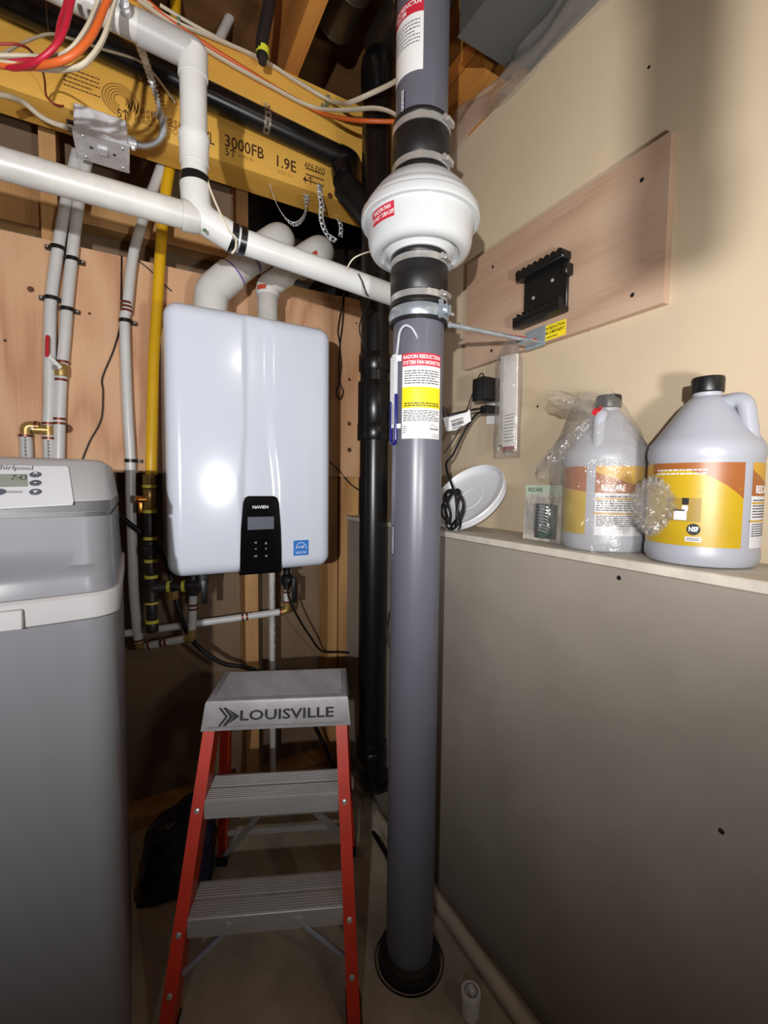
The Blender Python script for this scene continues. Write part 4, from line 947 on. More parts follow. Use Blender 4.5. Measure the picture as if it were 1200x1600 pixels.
# ------------------------------------------------------------------ things on the right wall
XF = XU-0.018
rb = mk('plywood_board', MB().box((XF, .488, 1.436), (XU-.0004, 1.050, 1.734)), PLYR, label='pale plywood board screwed to the upper right wall', cat='board')
for x, y in ((1003, 281), (988, 461), (770, 417), (768, 548)):
    p = q(x, y, X=XF); mk('screw', MB().lathe([(.0045, 0), (.0035, .0008), (.001, .0003)], p, (-1, 0, 0), 10), INK, rb)
th_ = thing('tool_holder', (XF, .758, 1.487), 'black ribbed plastic tool holder screwed to the pale plywood board', 'holder')
y0, y1, z0, z1 = .694, .822, 1.489, 1.616
mk('back_plate', MB().rbox((XF-.008, y0, z0+.004), (XF-.0003, y1, z1-.004), .002, 1), BLACK, th_)
tp = mk('top_rail', MB().rbox((XF-.030, y0-.004, z1-.020), (XF-.0003, y1+.008, z1-.006), .003, 1), BLACK, th_)
for k in range(8): mk('rail_bump', MB().cyl((XF-.031, y0+.006+(y1-y0-.008)*k/7, z1-.006), (XF-.001, y0+.006+(y1-y0-.008)*k/7, z1-.006), .0082, n=14), BLACK, tp)
bt_ = mk('bottom_trough', MB().rbox((XF-.034, y0-.002, z0-.004), (XF-.0003, y1+.010, z0+.010), .004, 2).box((XF-.034, y0, z0+.008), (XF-.030, y1+.008, z0+.018)), BLACK, th_)
for k in range(8): mk('trough_rib', MB().box((XF-.030, y0+.004+(y1-y0-.008)*k/7, z0+.009), (XF-.008, y0+.007+(y1-y0-.008)*k/7, z0+.026)), BLACK, bt_)
mk('end_clip', MB().rbox((XF-.024, y0-.010, z1-.055), (XF-.0003, y0+.001, z1-.030), .002, 1), BLACK, th_)
for yy, z_ in ((.735, 1.568), (.790, 1.548)): mk('screw', MB().lathe([(.0045, 0), (.0038, .002), (.001, .003)], (XF-.008, yy, z_), (-1, 0, 0), 12), STEEL, th_)
yc = [q(x, y, X=XF-.0005) for x, y in ((843, 514), (884, 500), (884, 524), (843, 537))]
yl = mk('yellow_label', MB().prism([(XF-.0012, .776, 1.436+.003), (XF-.0012, .700, 1.436+.003), (XF-.0012, .700, 1.473), (XF-.0012, .776, 1.473)], (.0010, 0, 0)), STICKYEL, label='small yellow printed label at the lower edge of the plywood board', cat='label', smooth=False)
fyl = flat((XF-.0012, .738, 1.456), (0, -1, 0), (0, 0, 1), .0004)
txt('RADON REDUCTION', .0095, lambda u, v: fyl(u, v+.009), INK, yl, sx=.78, bold=.02)
txt('SYSTEM COMPONENT', .0095, lambda u, v: fyl(u, v-.001), INK, yl, sx=.74, bold=.02)
mk('print', words(MB(), fyl, -.016, .016, -.013, -.009, 1, .0004, .6, 3), INK, yl, recalc=False, smooth=False)

BAGFILM = film('clear_bag_film', (250, 249, 247), .32, .14, .11, 1.0)
dc = thing('document_pouch', (.80, .825, 1.18), 'clear plastic pouch of folded instruction papers hanging from the rod', 'pouch')
PAPER = mat('white_paper', (226, 222, 216), .7)
pa = mk('folded_sheet', MB().hexa([(.800, .800, 1.19), (.806, .800, 1.19), (.818, .866, 1.205), (.812, .866, 1.205)], [(.800, .800, 1.415), (.806, .800, 1.415), (.818, .866, 1.425), (.812, .866, 1.425)]), PAPER, dc, smooth=False)
pb = mk('folded_sheet', MB().hexa([(.788, .782, 1.182), (.7915, .782, 1.182), (.797, .832, 1.192), (.7935, .832, 1.192)], [(.784, .782, 1.388), (.7875, .782, 1.388), (.793, .832, 1.408), (.7895, .832, 1.408)]), PAPER, dc, smooth=False)
fp = flat((.7905, .807, 1.29), (-.11, -1, 0), (.02, 0, 1), .0012)
mk('print', words(words(MB(), fp, -.018, .018, -.085, .085, 22, .0012, .28, 12), fp, -.022, -.010, .03, .07, 2, .0014, .9, 2), GREYINK, pb, recalc=False, smooth=False)
mk('print_band', MB().grid(lambda a, b: fp(-.024+.048*a, -.105+.010*b, .0012), 1, 1), mat('maroon_print', (140, 70, 62), .6), pb, recalc=False, smooth=False)
def pouch(u, v):
    a = u*2*math.pi; z = 1.172+.285*v; w_ = .052*(1-.55*max(0, (v-.82)/.18)); d = .022*(1-.8*max(0, (v-.8)/.2))+.003*math.sin(9*v+3*a)
    return (.802+d*math.cos(a)-.05*0+.012*math.sin(a)*w_/.052, .828+w_*math.sin(a), z)
mk('film', MB().grid(pouch, 26, 20), BAGFILM, dc, recalc=False)

ou = thing('wall_outlet', (XU, .935, 1.27), 'white wall outlet plate behind the black power plugs', 'outlet')
mk('cover_plate', MB().rbox((XU-.006, .895, 1.268), (XU-.0003, .968, 1.385), .002, 1), STICKWHITE, ou)
pw = thing('power_adapter', (.83, .935, 1.33), 'square black power adapter plugged into the wall outlet', 'adapter')
ac = q(760, 610, X=.825)
mk('adapter_body', MB().rbox((.793, ac.y-.026, ac.z-.030), (XU-.0065, ac.y+.022, ac.z+.030), .005, 2), BLACK, pw)
mk('thin_cord', MB().tube(catmull([ac+V(0, .008, .030), ac+V(-.004, .012, .046), ac+V(-.008, .024, .038), q(735, 625, X=.80), q(722, 660, X=.78), q(710, 685, X=.76), q(694, 708, X=.74)], 6), .0017, 8), CORD, pw)
pl = thing('power_plug', (.84, .93, 1.30), 'black cord plug with white paper tag below the adapter', 'plug')
pc = q(769, 641, X=.835)
mk('plug_body', MB().rbox((.805, pc.y-.014, pc.z-.011), (XU-.0065, pc.y+.016, pc.z+.011), .004, 2), BLACK, pl)
cd = catmull([V(.806, pc.y+.004, pc.z), q(748, 639, X=.79), q(735, 641, X=.78), q(712, 646, X=.74), q(696, 649, X=.71), V(.66, .90, 1.29)], 6)
mk('cord_run', MB().tube(cd, .0032, 8), CORD, pl)
tg_ = [q(692, 653, X=.735), q(734, 640, X=.775), q(736, 658, X=.775), q(712, 672, X=.75), q(698, 674, X=.74)]
tgm = mk('paper_tag', MB().prism(tg_, (.0006, .0004, 0)), STICKWHITE, pl, 'white barcode tag', smooth=False)
tn_ = (tg_[1]-tg_[0]).normalized(); tv_ = V(0, 0, 1); fo = q(715, 661, X=.752)
ft = flat(fo, tn_, (tv_-tn_*tv_.dot(tn_)), .0)
bc = MB(); rn = random.Random(3); u = -.016
while u < .016:
    w_ = rn.choice((.0006, .0010, .0016)); bc.add([ft(u, -.006, .002), ft(u+w_, -.006, .002), ft(u+w_, .003, .002), ft(u, .003, .002)], [(0, 1, 2, 3)]); u += w_+rn.choice((.0006, .0011))
words(bc, ft, -.016, .018, .005, .011, 2, .002, .5, 5); words(bc, ft, -.016, .012, -.014, -.008, 2, .002, .5, 6)
mk('barcode', bc, INK, tgm, recalc=False, smooth=False)
cc = thing('coiled_cord', (.745, .97, ZL), 'black cord coil standing on the ledge beside the white lid', 'cord')
cp_ = []
for k in range(64):
    t = 2*math.pi*k/16; rr = .048+.004*math.sin(k*1.3); cp_.append(V(.716+.012*math.sin(k*.7)+.010*math.cos(t), .925+rr*math.cos(t)*.9, ZL+.056+rr*math.sin(t)))
mk('coil', MB().tube(catmull(cp_, 3), .0034, 8), CORD, cc)
mk('lead', MB().tube(catmull([cp_[4], q(697, 728, X=.74), q(708, 710, X=.76), q(728, 670, X=.79), q(742, 650, X=.80), q(752, 643, X=.805)], 6), .0034, 8), CORD, cc)

# white pail lid leaning on the wall
lidn = V(-.74, -.10, .66).normalized(); lc = V(.789, .948, ZL+.0835)
ln_ = thing('pail_lid', (lc.x, lc.y, ZL), 'white plastic pail lid leaning against the wall on the ledge', 'lid')
LIDM = mat('white_lid_plastic', (216, 218, 220), .35)
mk('lid_shell', MB().lathe([(.0005, -.006), (.103, -.006), (.108, -.003), (.110, .014), (.108, .017), (.105, .014), (.103, .001), (.095, -.002), (.0005, -.002)], lc, lidn, 56), LIDM, ln_)
mk('centre_ring', MB().ring(lc+lidn*(-.0012), lidn, .036, .038, .0012, 40), LIDM, ln_)

# clear blister package
bx = thing('blister_package', (.765, .67, ZL), 'small clear blister package with metal spring leaning on the ledge', 'package')
def bq(u, v, e): return V(.752+.075*v*.6+.0*u, .668-u, ZL+.002+v)+V(-.86, 0, .5)*e*1.0
CARD = mat('printed_card', (176, 168, 156), .5, var=.25, scale=60)
cdm = mk('backing_card', MB().hexa([bq(-.05, 0, 0), bq(.05, 0, 0), bq(.05, 0, -.0015), bq(-.05, 0, -.0015)], [bq(-.05, .118, 0), bq(.05, .118, 0), bq(.05, .118, -.0015), bq(-.05, .118, -.0015)]), CARD, bx, smooth=False)
mk('header_strip', MB().grid(lambda a, b: bq(-.05+.1*a, .098+.020*b, .0005), 1, 1), mat('pale_green_print', (166, 178, 158), .5), cdm, recalc=False, smooth=False)
txt('RESCARE', .012, lambda u, v: bq(u-.022, .1075+v, .0010), mat('green_ink', (70, 92, 66), .6), cdm, sx=.8, bold=.02)
mk('print', words(words(MB(), lambda u, v, e: bq(v, u, e), .010, .092, -.046, -.024, 5, .0008, .3, 3), bq, -.02, .044, .080, .094, 3, .0008, .3, 4), GREYINK, cdm, recalc=False, smooth=False)
mk('dark_window', MB().grid(lambda a, b: bq(-.018+.058*a, .006+.072*b, .0008), 1, 1), mat('charcoal_print', (52, 52, 54), .4), cdm, recalc=False, smooth=False)
sp = [bq(.012+.012*math.cos(t), .014+.058*t/(2*math.pi*9), .010+.007*math.sin(t)) for t in [2*math.pi*9*k/160 for k in range(161)]]
mk('metal_spring', MB().tube(sp, .0016, 6), STEEL, bx)
mk('green_cap', MB().lathe([(.014, 0), (.014, .004), (.010, .006)], bq(.014, .016, .006), V(-.86, 0, .5), 18), mat('dark_green_plastic', (70, 88, 78), .3), bx)
def blis(a, b):
    x = -.016+.056*a; y = .008+.070*b; e = min(1, 6*min(a, 1-a))*min(1, 6*min(b, 1-b)); return bq(x, y, .002+.020*e**.5)
mk('blister_shell', MB().grid(blis, 18, 18), film('clear_blister', (250, 252, 252), .4, .06, .06, .3), bx, recalc=False)

# ------------------------------------------------------------------ jugs of cleaner
JUGM = mat('pale_blue_grey_plastic', (158, 160, 168), .40, var=.04, scale=8)
LBROWN = mat('label_brown', (146, 86, 40), .4); LYEL = mat('label_yellow', (180, 148, 24), .4, var=.08, scale=10); LGOLD = mat('label_gold', (184, 142, 38), .4)
LGREY = mat('label_white', (204, 204, 208), .45); LTAUPE = mat('label_taupe', (150, 122, 50), .45)
JR = .0765
def jug(cx, cy, hang, label):
    t = thing('cleaner_jug', (cx, cy, ZL), label, 'jug')
    prof = [(.030, .003), (.062, 0), (.071, .003), (.0755, .010), (.0765, .018), (.0758, .026), (.0750, .030), (.0750, .158), (.0762, .162), (.0772, .168), (.0772, .176), (.0745, .186), (.068, .195), (.056, .212), (.042, .233), (.031, .249), (.0235, .257), (.0195, .260), (.0195, .272)]
    mk('bottle', MB().lathe(prof, (cx, cy, ZL), n=56), JUGM, t)
    mk('screw_cap', MB().lathe([(.0205, .2655), (.0218, .2665), (.0222, .268), (.0222, .286), (.0212, .2895), (.010, .290)], (cx, cy, ZL), n=36), BLACK, t, 'black screw cap')
    d = TW_(cx, cy)[0]*math.cos(hang)+TW_(cx, cy)[1]*math.sin(hang)
    b = V(cx, cy, ZL)
    mk('handle', MB().tube(fillet([b+d*.016+V(0, 0, .247), b+d*.050+V(0, 0, .251), b+d*.062+V(0, 0, .178)], .016, 8), .0115, 14), JUGM, t)
    return t
def TW_(cx, cy):
    a = V(-cx, -cy, 0).normalized(); b = V(-a.y, a.x, 0)
    return (a, b if b.dot(CR) > 0 else -b)
jr = jug(.786, .378, math.radians(66), 'grey jug of cleaner with yellow front label, nearest at the right')
a_, b_ = TW_(.786, .378); jf = cylmap(.786, .378, .0752, 0, ZL, a_, b_)
D = math.radians
U = lambda deg: D(deg)*.0752
lbz0, lbz1 = .032, .155
lb = mk('front_label', patch(MB(), jf, U(-82), U(40), lbz0, lbz1, 26, 2, .0003), LYEL, jr, recalc=False)
arc = lambda u: lbz1-.010-.042*((u-U(-28))/(U(68)))**2-(.02 if False else 0)
mk('brown_band', patch(MB(), jf, U(-82), U(40), lambda u: max(lbz0, arc(u)), lbz1, 26, 2, .0006), LBROWN, lb, recalc=False)
mk('gold_corner', patch(MB(), jf, U(-82), U(-58), lambda u: arc(u), lbz1, 8, 2, .0008), LGOLD, lb, recalc=False)
mk('print', words(MB(), jf, U(-50), U(4), lbz1-.019, lbz1-.008, 2, .0010, .4, 3), LGREY, lb, recalc=False, smooth=False)
mk('photo_inset', patch(MB(), jf, U(-34), U(0), .068, .103, 8, 2, .0008), LTAUPE, lb, recalc=False)
iw = MB(); patch(iw, jf, U(-26), U(-13), .070, .084, 4, 1, .0011); patch(iw, jf, U(-18), U(-12), .084, .092, 4, 1, .0011)
mk('inset_device', iw, LGREY, lb, recalc=False)
mk('inset_device', patch(MB(), jf, U(-18), U(-11.5), .093, .103, 4, 1, .0012), INK, lb, recalc=False)
mk('inset_device', patch(MB(), jf, U(-26), U(-15), .0835, .0855, 4, 1, .0013), INK, lb, recalc=False)
lc_ = U(-6)
mk('round_mark', MB().add([jf(lc_+.0085*math.cos(2*math.pi*k/24), .057+.0085*math.sin(2*math.pi*k/24), .0009) for k in range(24)], [tuple(range(24))]), INK, lb, recalc=False, smooth=False)
txt('NSF', .0095, lambda u, v: jf(lc_+u, .057+v, .0012), WHITEINK, lb, sx=.75, bold=.03)
mk('white_tab', patch(MB(), jf, lc_-.010, lc_+.010, .039, .046, 4, 1, .0009), LGREY, lb, recalc=False)
mk('print', words(MB(), jf, lc_-.008, lc_+.008, .040, .045, 2, .0012, .5, 7), INK, lb, recalc=False, smooth=False)
bl = MB(); rn = random.Random(9)
for k in range(26):      # printed water drops
    u = U(rn.uniform(-40, 36)); v = rn.uniform(.045, .118); r_ = rn.uniform(.0012, .0030)
    if U(-37) < u < U(3) and v < .108: continue
    bl.grid(lambda a, b, u=u, v=v, r_=r_: jf(u+(r_-.0005*b)*math.cos(6.28*a)*1.3, v+(r_-.0005*b)*math.sin(6.28*a)*.8, .0008), 10, 1)
mk('drop_print', bl, LGOLD, lb, recalc=False, smooth=False)
def back_label(par, jf, u0, u1, name_txt, seed):
    o = mk('back_label', patch(MB(), jf, u0, u1, lbz0, lbz1, 18, 2, .0003), LGREY, par, recalc=False)
    zsp = lbz1-.048
    mk('gold_panel', patch(MB(), jf, u0, u1, zsp, lbz1, 18, 2, .0006), LGOLD, o, recalc=False)
    mk('brown_band', patch(MB(), jf, u0, u1, zsp, lambda u: max(zsp+.008, lbz1-.010-.030*((u-u0)/(u1-u0))**.8), 18, 2, .0009), LBROWN, o, recalc=False)
    txt(name_txt, .0155, lambda u, v: jf(u0+(u1-u0)*.10+u, zsp+.009+v, .0012), WHITEINK, o, align='LEFT', sx=.62, bold=.02)
    mk('print', words(words(MB(), jf, u0+.003, u1-.003, .048, .068, 6, .0008, .4, seed), jf, u0+.003, u1-.003, .075, zsp-.004, 7, .0008, .4, seed+1), INK, o, recalc=False, smooth=False)
    st2 = MB(); patch(st2, jf, u0+.001, u1-.004, zsp-.0115, zsp-.0085, 10, 1, .0010); patch(st2, jf, u0-.002, u1-.004, .0695, .0725, 10, 1, .0010)
    mk('gold_rule', st2, LGOLD, o, recalc=False)
    return o
back_label(jr, jf, U(50), U(100), 'RESCARE', 21)
jl = jug(.786, .546, math.radians(-14), 'grey jug of cleaner wrapped in a clear plastic bag')
a_, b_ = TW_(.786, .546); jf2 = cylmap(.786, .546, .0752, 0, ZL, a_, b_)
l2 = mk('front_label', patch(MB(), jf2, U(-95), U(-24), lbz0, lbz1, 18, 2, .0003), LYEL, jl, recalc=False)
mk('brown_band', patch(MB(), jf2, U(-95), U(-24), lambda u: lbz1-.046+.012*((u-U(-24))/U(-71)), lbz1, 18, 2, .0006), LBROWN, l2, recalc=False)
back_label(jl, jf2, U(-12), U(60), 'RESCARE', 31)
# plastic bag over the left jug
pbg = thing('plastic_bag', (.786, .546, ZL), 'clear crinkled plastic bag tied with red twist over the left jug', 'plastic bag')
def noise(a, b, c): return math.sin(3*a+5*b+c)*.5+math.sin(7*a-3*b+2*c)*.3+math.sin(13*a+11*b)*.2
def bagf(u, v):
    a = 2*math.pi*u
    r = .083+.004*math.sin(2.5*v) if v < .55 else .085-(.085-.030)*((v-.55)/.45)**1.25
    z = ZL+.002+.296*v
    r += .0035*noise(a*2, v*7, 1)*(1-.5*v)
    lift = max(0, (v-.55)/.45)
    sh = V(-.004, .014, 0)*lift
    return V(.778+sh.x+r*math.cos(a)*.96, .552+sh.y+r*math.sin(a)*1.06, z+.004*noise(a, v*3, 5)*lift)
mk('bag_body', MB().grid(bagf, 60, 36), BAGFILM, pbg, recalc=False)
tie = q(932, 645, X=.735); tip = q(868, 622, X=.73)
def tailf(u, v):
    a = 2*math.pi*u; c = tie.lerp(tip, v); ax = (tip-tie).normalized(); s_, t__, _ = frame(ax)
    r = .005+.024*math.sin(math.pi*min(v*.62, .8))*(1+.25*noise(a*2, v*4, 2)); return c+(s_*math.cos(a)+t__*math.sin(a)*.55)*r
mk('bag_tail', MB().grid(tailf, 26, 16), BAGFILM, pbg, recalc=False)
def sidef(u, v):
    a = 2*math.pi*u; c = tie.lerp(V(.74, .63, ZL+.14), v); s_, t__, _ = frame(V(.74, .63, ZL+.14)-tie)
    r = .005+.040*math.sin(math.pi*min(.5, v*.6)); r *= 1+.16*noise(a*2, v*5, 3); return c+(s_*math.cos(a)+t__*math.sin(a)*.6)*r
mk('bag_neck', MB().grid(sidef, 26, 14), BAGFILM, pbg, recalc=False)
cr = q(1018, 790, X=.690)
def crum(u, v):
    a = 2*math.pi*u; b = math.pi*(v-.5); n_ = 1+.28*noise(a*2, b*3, 4); return V(cr.x+.016*math.cos(a)*math.cos(b)*n_, cr.y+.030*math.sin(a)*math.cos(b)*n_, cr.z+.040*math.sin(b)*n_)
mk('bag_crumple', MB().grid(crum, 28, 18), BAGFILM, pbg, recalc=False)
mk('twist_tie', MB().ring(tie, (tip-tie), .003, .0075, .009, 14).beam(tie, tie+V(-.004, -.012, .008), .002, .006), RED, pbg, 'red twist tie')

# ------------------------------------------------------------------ floor things
fpv = thing('floor_pipe', (.668, .9, 0), 'long thin white plastic pipe lying along the right wall on the floor', 'pipe')
mk('pipe_body', MB().cyl((.668, -.6, .0165), (.668, 1.53, .0165), .0165, n=20), mat('dusty_pvc', (196, 186, 166), .5, var=.15, scale=14), fpv)
hs = [q(x, y, Y=YY) for x, y, YY in ((180, 800, 1.47), (207, 822, 1.49), (240, 848, 1.50), (262, 885, 1.49), (279, 950, 1.46), (300, 1000, 1.47), (345, 1035, 1.47), (395, 1046, 1.47), (460, 1085, 1.47), (500, 1150, 1.46), (522, 1200, 1.45))]
hs += [V(.62, 1.42, .16), V(.615, 1.36, .03), V(.630, 1.25, .008), V(.630, 1.12, .0075), V(.615, 1.02, .0075), V(.60, .95, .0075)]
mk('drain_hose', MB().tube(catmull(hs, 6), .0072, 10), CORD, label='black drain hose looping under the heater and along the floor', cat='hose')
bcp = q(735, 1585, Z=0)
btl = thing('plastic_fitting', tuple(bcp), 'small white plastic pipe fitting standing on the floor', 'fitting')
TRW = mat('milky_plastic', (214, 212, 210), .35)
mk('fitting_body', MB().lathe([(.0165, 0), (.0185, .002), (.0185, .030), (.0165, .034), (.0165, .040)], bcp, n=24), TRW, btl)
mk('fitting_rim', MB().lathe([(.0168, .038), (.0205, .039), (.0205, .052), (.0195, .054), (.0150, .054), (.0150, .042)], bcp, n=24), TRW, btl)
mk('fitting_tab', MB().rbox(bcp+V(-.005, -.008, .046), bcp+V(.008, .008, .060), .002, 1), TRW, btl)
# dark plastic wrapped bundle
BAGB = mat('dark_plastic_wrap', (36, 37, 54), .18, var=.3, scale=12, bump=.35, bscale=14)
def bun(u, v):
    a = 2*math.pi*u; ca, sa = math.cos(a), math.sin(a); k = (abs(ca)**4+abs(sa)**4)**-.25
    vv_ = min(1, v/.8); top = max(0, (v-.8)/.2); sc = (1-.08*vv_)*(1-top)
    x = .075+.098*ca*k*sc+.005*noise(a, v*4, 1)*(1-top); y = 1.30+.060*sa*k*sc+.005*noise(a, v*5, 2)*(1-top)
    return V(x+.02*vv_, y, .001+.185*vv_+.045*vv_*(x-.07)/.1+.008*noise(a, v*3, 3)*vv_)
mk('wrapped_bundle', MB().grid(bun, 48, 30), BAGB, label='dark plastic-wrapped bundle on the floor between softener and ladder', cat='bundle', recalc=False)
mk('wood_scrap', MB().hexa([(.47, 1.42, .0005), (.63, 1.46, .0005), (.61, 1.545, .0005), (.45, 1.51, .0005)], [(.47, 1.42, .05), (.63, 1.46, .02), (.61, 1.545, .03), (.45, 1.51, .06)]), STUD, label='short pale wood offcut lying by the back wall', cat='wood', smooth=False)
mnd = MB().grid(lambda a, b: V(.64+.07*b*math.cos(6.283*a), 1.29+.12*b*math.sin(6.283*a), .0005+.05*(1-b*b)+.008*noise(6*a, b*5, 1)*(1-b)), 24, 8)
mk('concrete_patch', mnd, mat('pale_mortar', (170, 162, 148), .9, var=.2, scale=30), bpy.data.objects['floor'], recalc=False)

# ------------------------------------------------------------------ overhead: junction box, cables, straps, ducts, plastic
jb = thing('junction_box', (-.055, 1.40, 1.94), 'galvanised electrical junction box under the beam at the upper left', 'junction box')
mk('box_shell', MB().rbox((-.112, 1.347, 1.945), (.0, 1.452, 2.0045), .004, 1), GALV, jb)
cvp = mk('cover_plate', MB().rbox((-.116, 1.342, 1.939), (.004, 1.458, 1.9445), .0015, 1), GALV, jb)
for x_ in (-.082, -.028):
    mk('knockout', MB().lathe([(.017, 0), (.017, .0025), (.0145, .0025), (.0135, .0008), (.004, .0008)], (x_, 1.347, 1.977), (0, -1, 0), 24), GALV, jb)
for x_, y_ in ((-.095, 1.36), (-.012, 1.36), (-.095, 1.44), (-.012, 1.44)): mk('cover_screw', MB().lathe([(.004, 0), (.003, .002)], (x_, y_, 1.939), (0, 0, -1), 10), STEEL, cvp)
for x_, y_ in ((-.080, 1.395), (-.030, 1.395)): mk('plate_hole', MB().lathe([(.004, 0), (.004, .0006)], (x_, y_, 1.939), (0, 0, -1), 12), INK, cvp)
mk('plate_latch', MB().rbox((-.066, 1.378, 1.934), (-.044, 1.408, 1.9393), .002, 1), GALV, cvp)
mk('cable_connector', MB().cyl((.0005, 1.37, 1.968), (.020, 1.37, 1.968), .013, n=8).cyl((.008, 1.36, 1.950), (.016, 1.36, 1.950), .006, n=8), GALV, jb)
mk('cable_bushing', MB().cyl((-.1125, 1.40, 1.978), (-.130, 1.40, 1.978), .013, n=10), IRON, jb)
fc = thing('armoured_cable', (.02, 1.2, 1.97), 'silver armoured cable curving down into the junction box', 'cable')
fpts = catmull([q(190, -20, Y=.96), q(195, 12, Y=.97), q(213, 57, Y=1.12), q(233, 113, Y=1.28), (q(247, 160, Y=1.335)), q(255, 195, Y=1.34), q(253, 212, Y=1.345), q(243, 223, Y=1.355), q(225, 228, Y=1.365), V(.018, 1.37, 1.968)], 26)
rads = [.0062+.0028*math.sin(i*2*math.pi/4) for i in range(len(fpts))]
mk('spiral_sheath', MB().tube(fpts, rads, 12), GALV, fc, ang=80)
mk('staple', MB().ring(q(251, 182, Y=1.345), (.1, 0, -1), .0085, .011, .008, 14).box(q(251, 182, Y=1.372)-V(.016, .006, .003), q(251, 182, Y=1.372)+V(.016, .006, .003)), GALV, fc)
CABW = mat('white_cable_jacket', (200, 190, 168), .45); CABO = mat('orange_cable_jacket', (206, 96, 40), .45); CABR = mat('red_cable_jacket', (178, 28, 52), .42); CABR2 = mat('dull_red_cable', (140, 40, 34), .5)
def cable(name, pts, r, m, label, cat='cable', flat_=None, k=7, group=None):
    P = [q(x, y, Y=YY) for x, y, YY in pts]
    return mk(name, MB().tube(catmull(P, k), r, 10, flat=flat_), m, label=label, cat=cat, group=group)
def cr1(l, Y): return [(x/3, y/3, Y if not isinstance(Y, list) else Y[i]) for i, (x, y) in enumerate(l)]
cable('red_cable', cr1([(345, -40), (335, 10), (305, 130), (255, 220), (160, 295), (60, 318), (-40, 285)], [.93, .93, .92, .92, .94, .98, 1.0]), .0045, CABR, 'thicker red cable at the upper left corner')
cable('red_cable', cr1([(318, -40), (308, 20), (280, 110), (262, 200), (215, 268), (110, 285), (-30, 300)], [.95, .95, .95, .95, .96, .98, 1.0]), .0038, CABR, 'thinner red cable crossing behind the thicker red one')
cable('white_cable', cr1([(470, -30), (448, 40), (405, 135), (330, 235), (240, 268), (120, 262), (-40, 262)], [.93, .93, .92, .92, .95, .98, 1.0]), .0055, CABW, 'cream cable hanging between red and orange cables', flat_=.65)
cable('white_cable', cr1([(545, -30), (528, 40), (480, 190), (395, 300), (300, 326), (190, 322), (60, 300), (-40, 290)], [.93, .93, .92, .92, .94, .96, .98, 1.0]), .0058, CABW, 'cream cable hanging right of the orange cable', flat_=.65)
cable('orange_cable', cr1([(515, -30), (495, 20), (430, 165), (335, 262), (230, 300), (110, 312), (-40, 300)], [.92, .92, .91, .91, .93, .97, 1.0]), .0056, CABO, 'thick orange cable hanging in the upper left bundle')
cable('thin_red_wire', cr1([(-20, 205), (90, 210), (150, 245), (195, 320), (210, 380), (218, 450), (262, 490), (325, 500)], [1.0, 1.0, 1.05, 1.2, 1.3, 1.36, 1.37, 1.39]), .0022, CABR2, 'thin dull red wire running to the junction box', 'wire')
cable('white_cable', cr1([(-30, 440), (40, 452), (110, 480), (190, 545), (260, 580), (340, 600)], [1.3, 1.32, 1.35, 1.37, 1.38, 1.39]), .006, CABW, 'cream cable entering the left side of the junction box')
cable('white_cable', cr1([(10, 255), (110, 200), (230, 160), (330, 180), (480, 230), (640, 280), (720, 345), (820, 480)], [1.1, 1.15, 1.2, 1.25, 1.30, 1.305, 1.31, 1.36]), .0028, CABW, 'thin cream wire draped over the black drain pipe', 'wire')
cable('white_cable', [(205, -12, 1.37), (240, 12, 1.37), (280, 37, 1.365), (340, 62, 1.365), (410, 93, 1.365), (460, 125, 1.365), (507, 153, 1.36), (530, 161, 1.30), (547, 160, 1.22), (580, 146, 1.17), (613, 130, 1.15), (640, 112, 1.15)], .0062, CABW, 'upper cream cable stapled along the top of the yellow beam', flat_=.6)
cable('white_cable', [(215, 0, 1.365), (260, 32, 1.36), (300, 63, 1.36), (360, 100, 1.36), (427, 137, 1.36), (470, 160, 1.36), (500, 170, 1.34), (540, 172, 1.25), (583, 169, 1.18), (610, 175, 1.15), (632, 190, 1.13)], .0066, CABW, 'lower cream cable stapled along the top of the yellow beam', flat_=.6)
cable('orange_cable', [(228, 0, 1.37), (270, 35, 1.367), (310, 62, 1.366), (350, 87, 1.366), (390, 112, 1.366), (433, 139, 1.367), (470, 160, 1.367), (507, 178, 1.34), (540, 186, 1.24), (573, 189, 1.18), (622, 190, 1.14), (645, 188, 1.13)], .0058, CABO, 'orange cable stapled along the top of the yellow beam')
cable('white_cable', [(250, 8, 1.372), (290, 32, 1.372), (330, 54, 1.372), (380, 80, 1.372), (440, 112, 1.372), (490, 142, 1.372), (512, 156, 1.372)], .0045, CABW, 'topmost thin cream wire on the yellow beam', 'wire')
for x, y in ((504, 170), (512, 157), (279, 37)):
    p = q(x, y, Y=1.368); mk('cable_staple', MB().box(p+V(-.004, -.008, -.011), p+V(.004, .011, .011)), mat('green_grey_staple', (112, 124, 104), .5), bm_)
cable('thin_white_wire', [(322, 275, 1.0), (330, 300, .99), (345, 335, .985), (358, 360, .982), (368, 372, .98), (368, 388, .98), (362, 396, .985)], .0022, CABW, 'thin white wire tied across the white pipe elbow', 'wire')
cable('thin_white_wire', [(598, 391, .86), (575, 394, .95), (555, 402, .97), (546, 412, .98), (541, 424, .985)], .0018, CABW, 'thin white lead from the fan to the white pipe', 'wire')
cable('thin_black_wire', [(560, 428, .982), (566, 440, .981), (572, 458, .982), (578, 468, 1.05), (570, 488, 1.15), (563, 502, 1.19), (562, 520, 1.19), (570, 540, 1.19), (577, 552, 1.195)], .0018, CORD, 'thin black wire hanging in front of the drain stack', 'wire')
lw1 = [(537, 455, 1.5), (534, 480, 1.52), (528, 515, 1.53), (531, 540, 1.53), (529, 575, 1.53), (530, 596, 1.53), (526, 612, 1.53), (531, 624, 1.53), (536, 612, 1.53), (531, 596, 1.53), (533, 570, 1.53), (531, 540, 1.53), (534, 515, 1.53), (537, 480, 1.52), (538, 455, 1.5)]
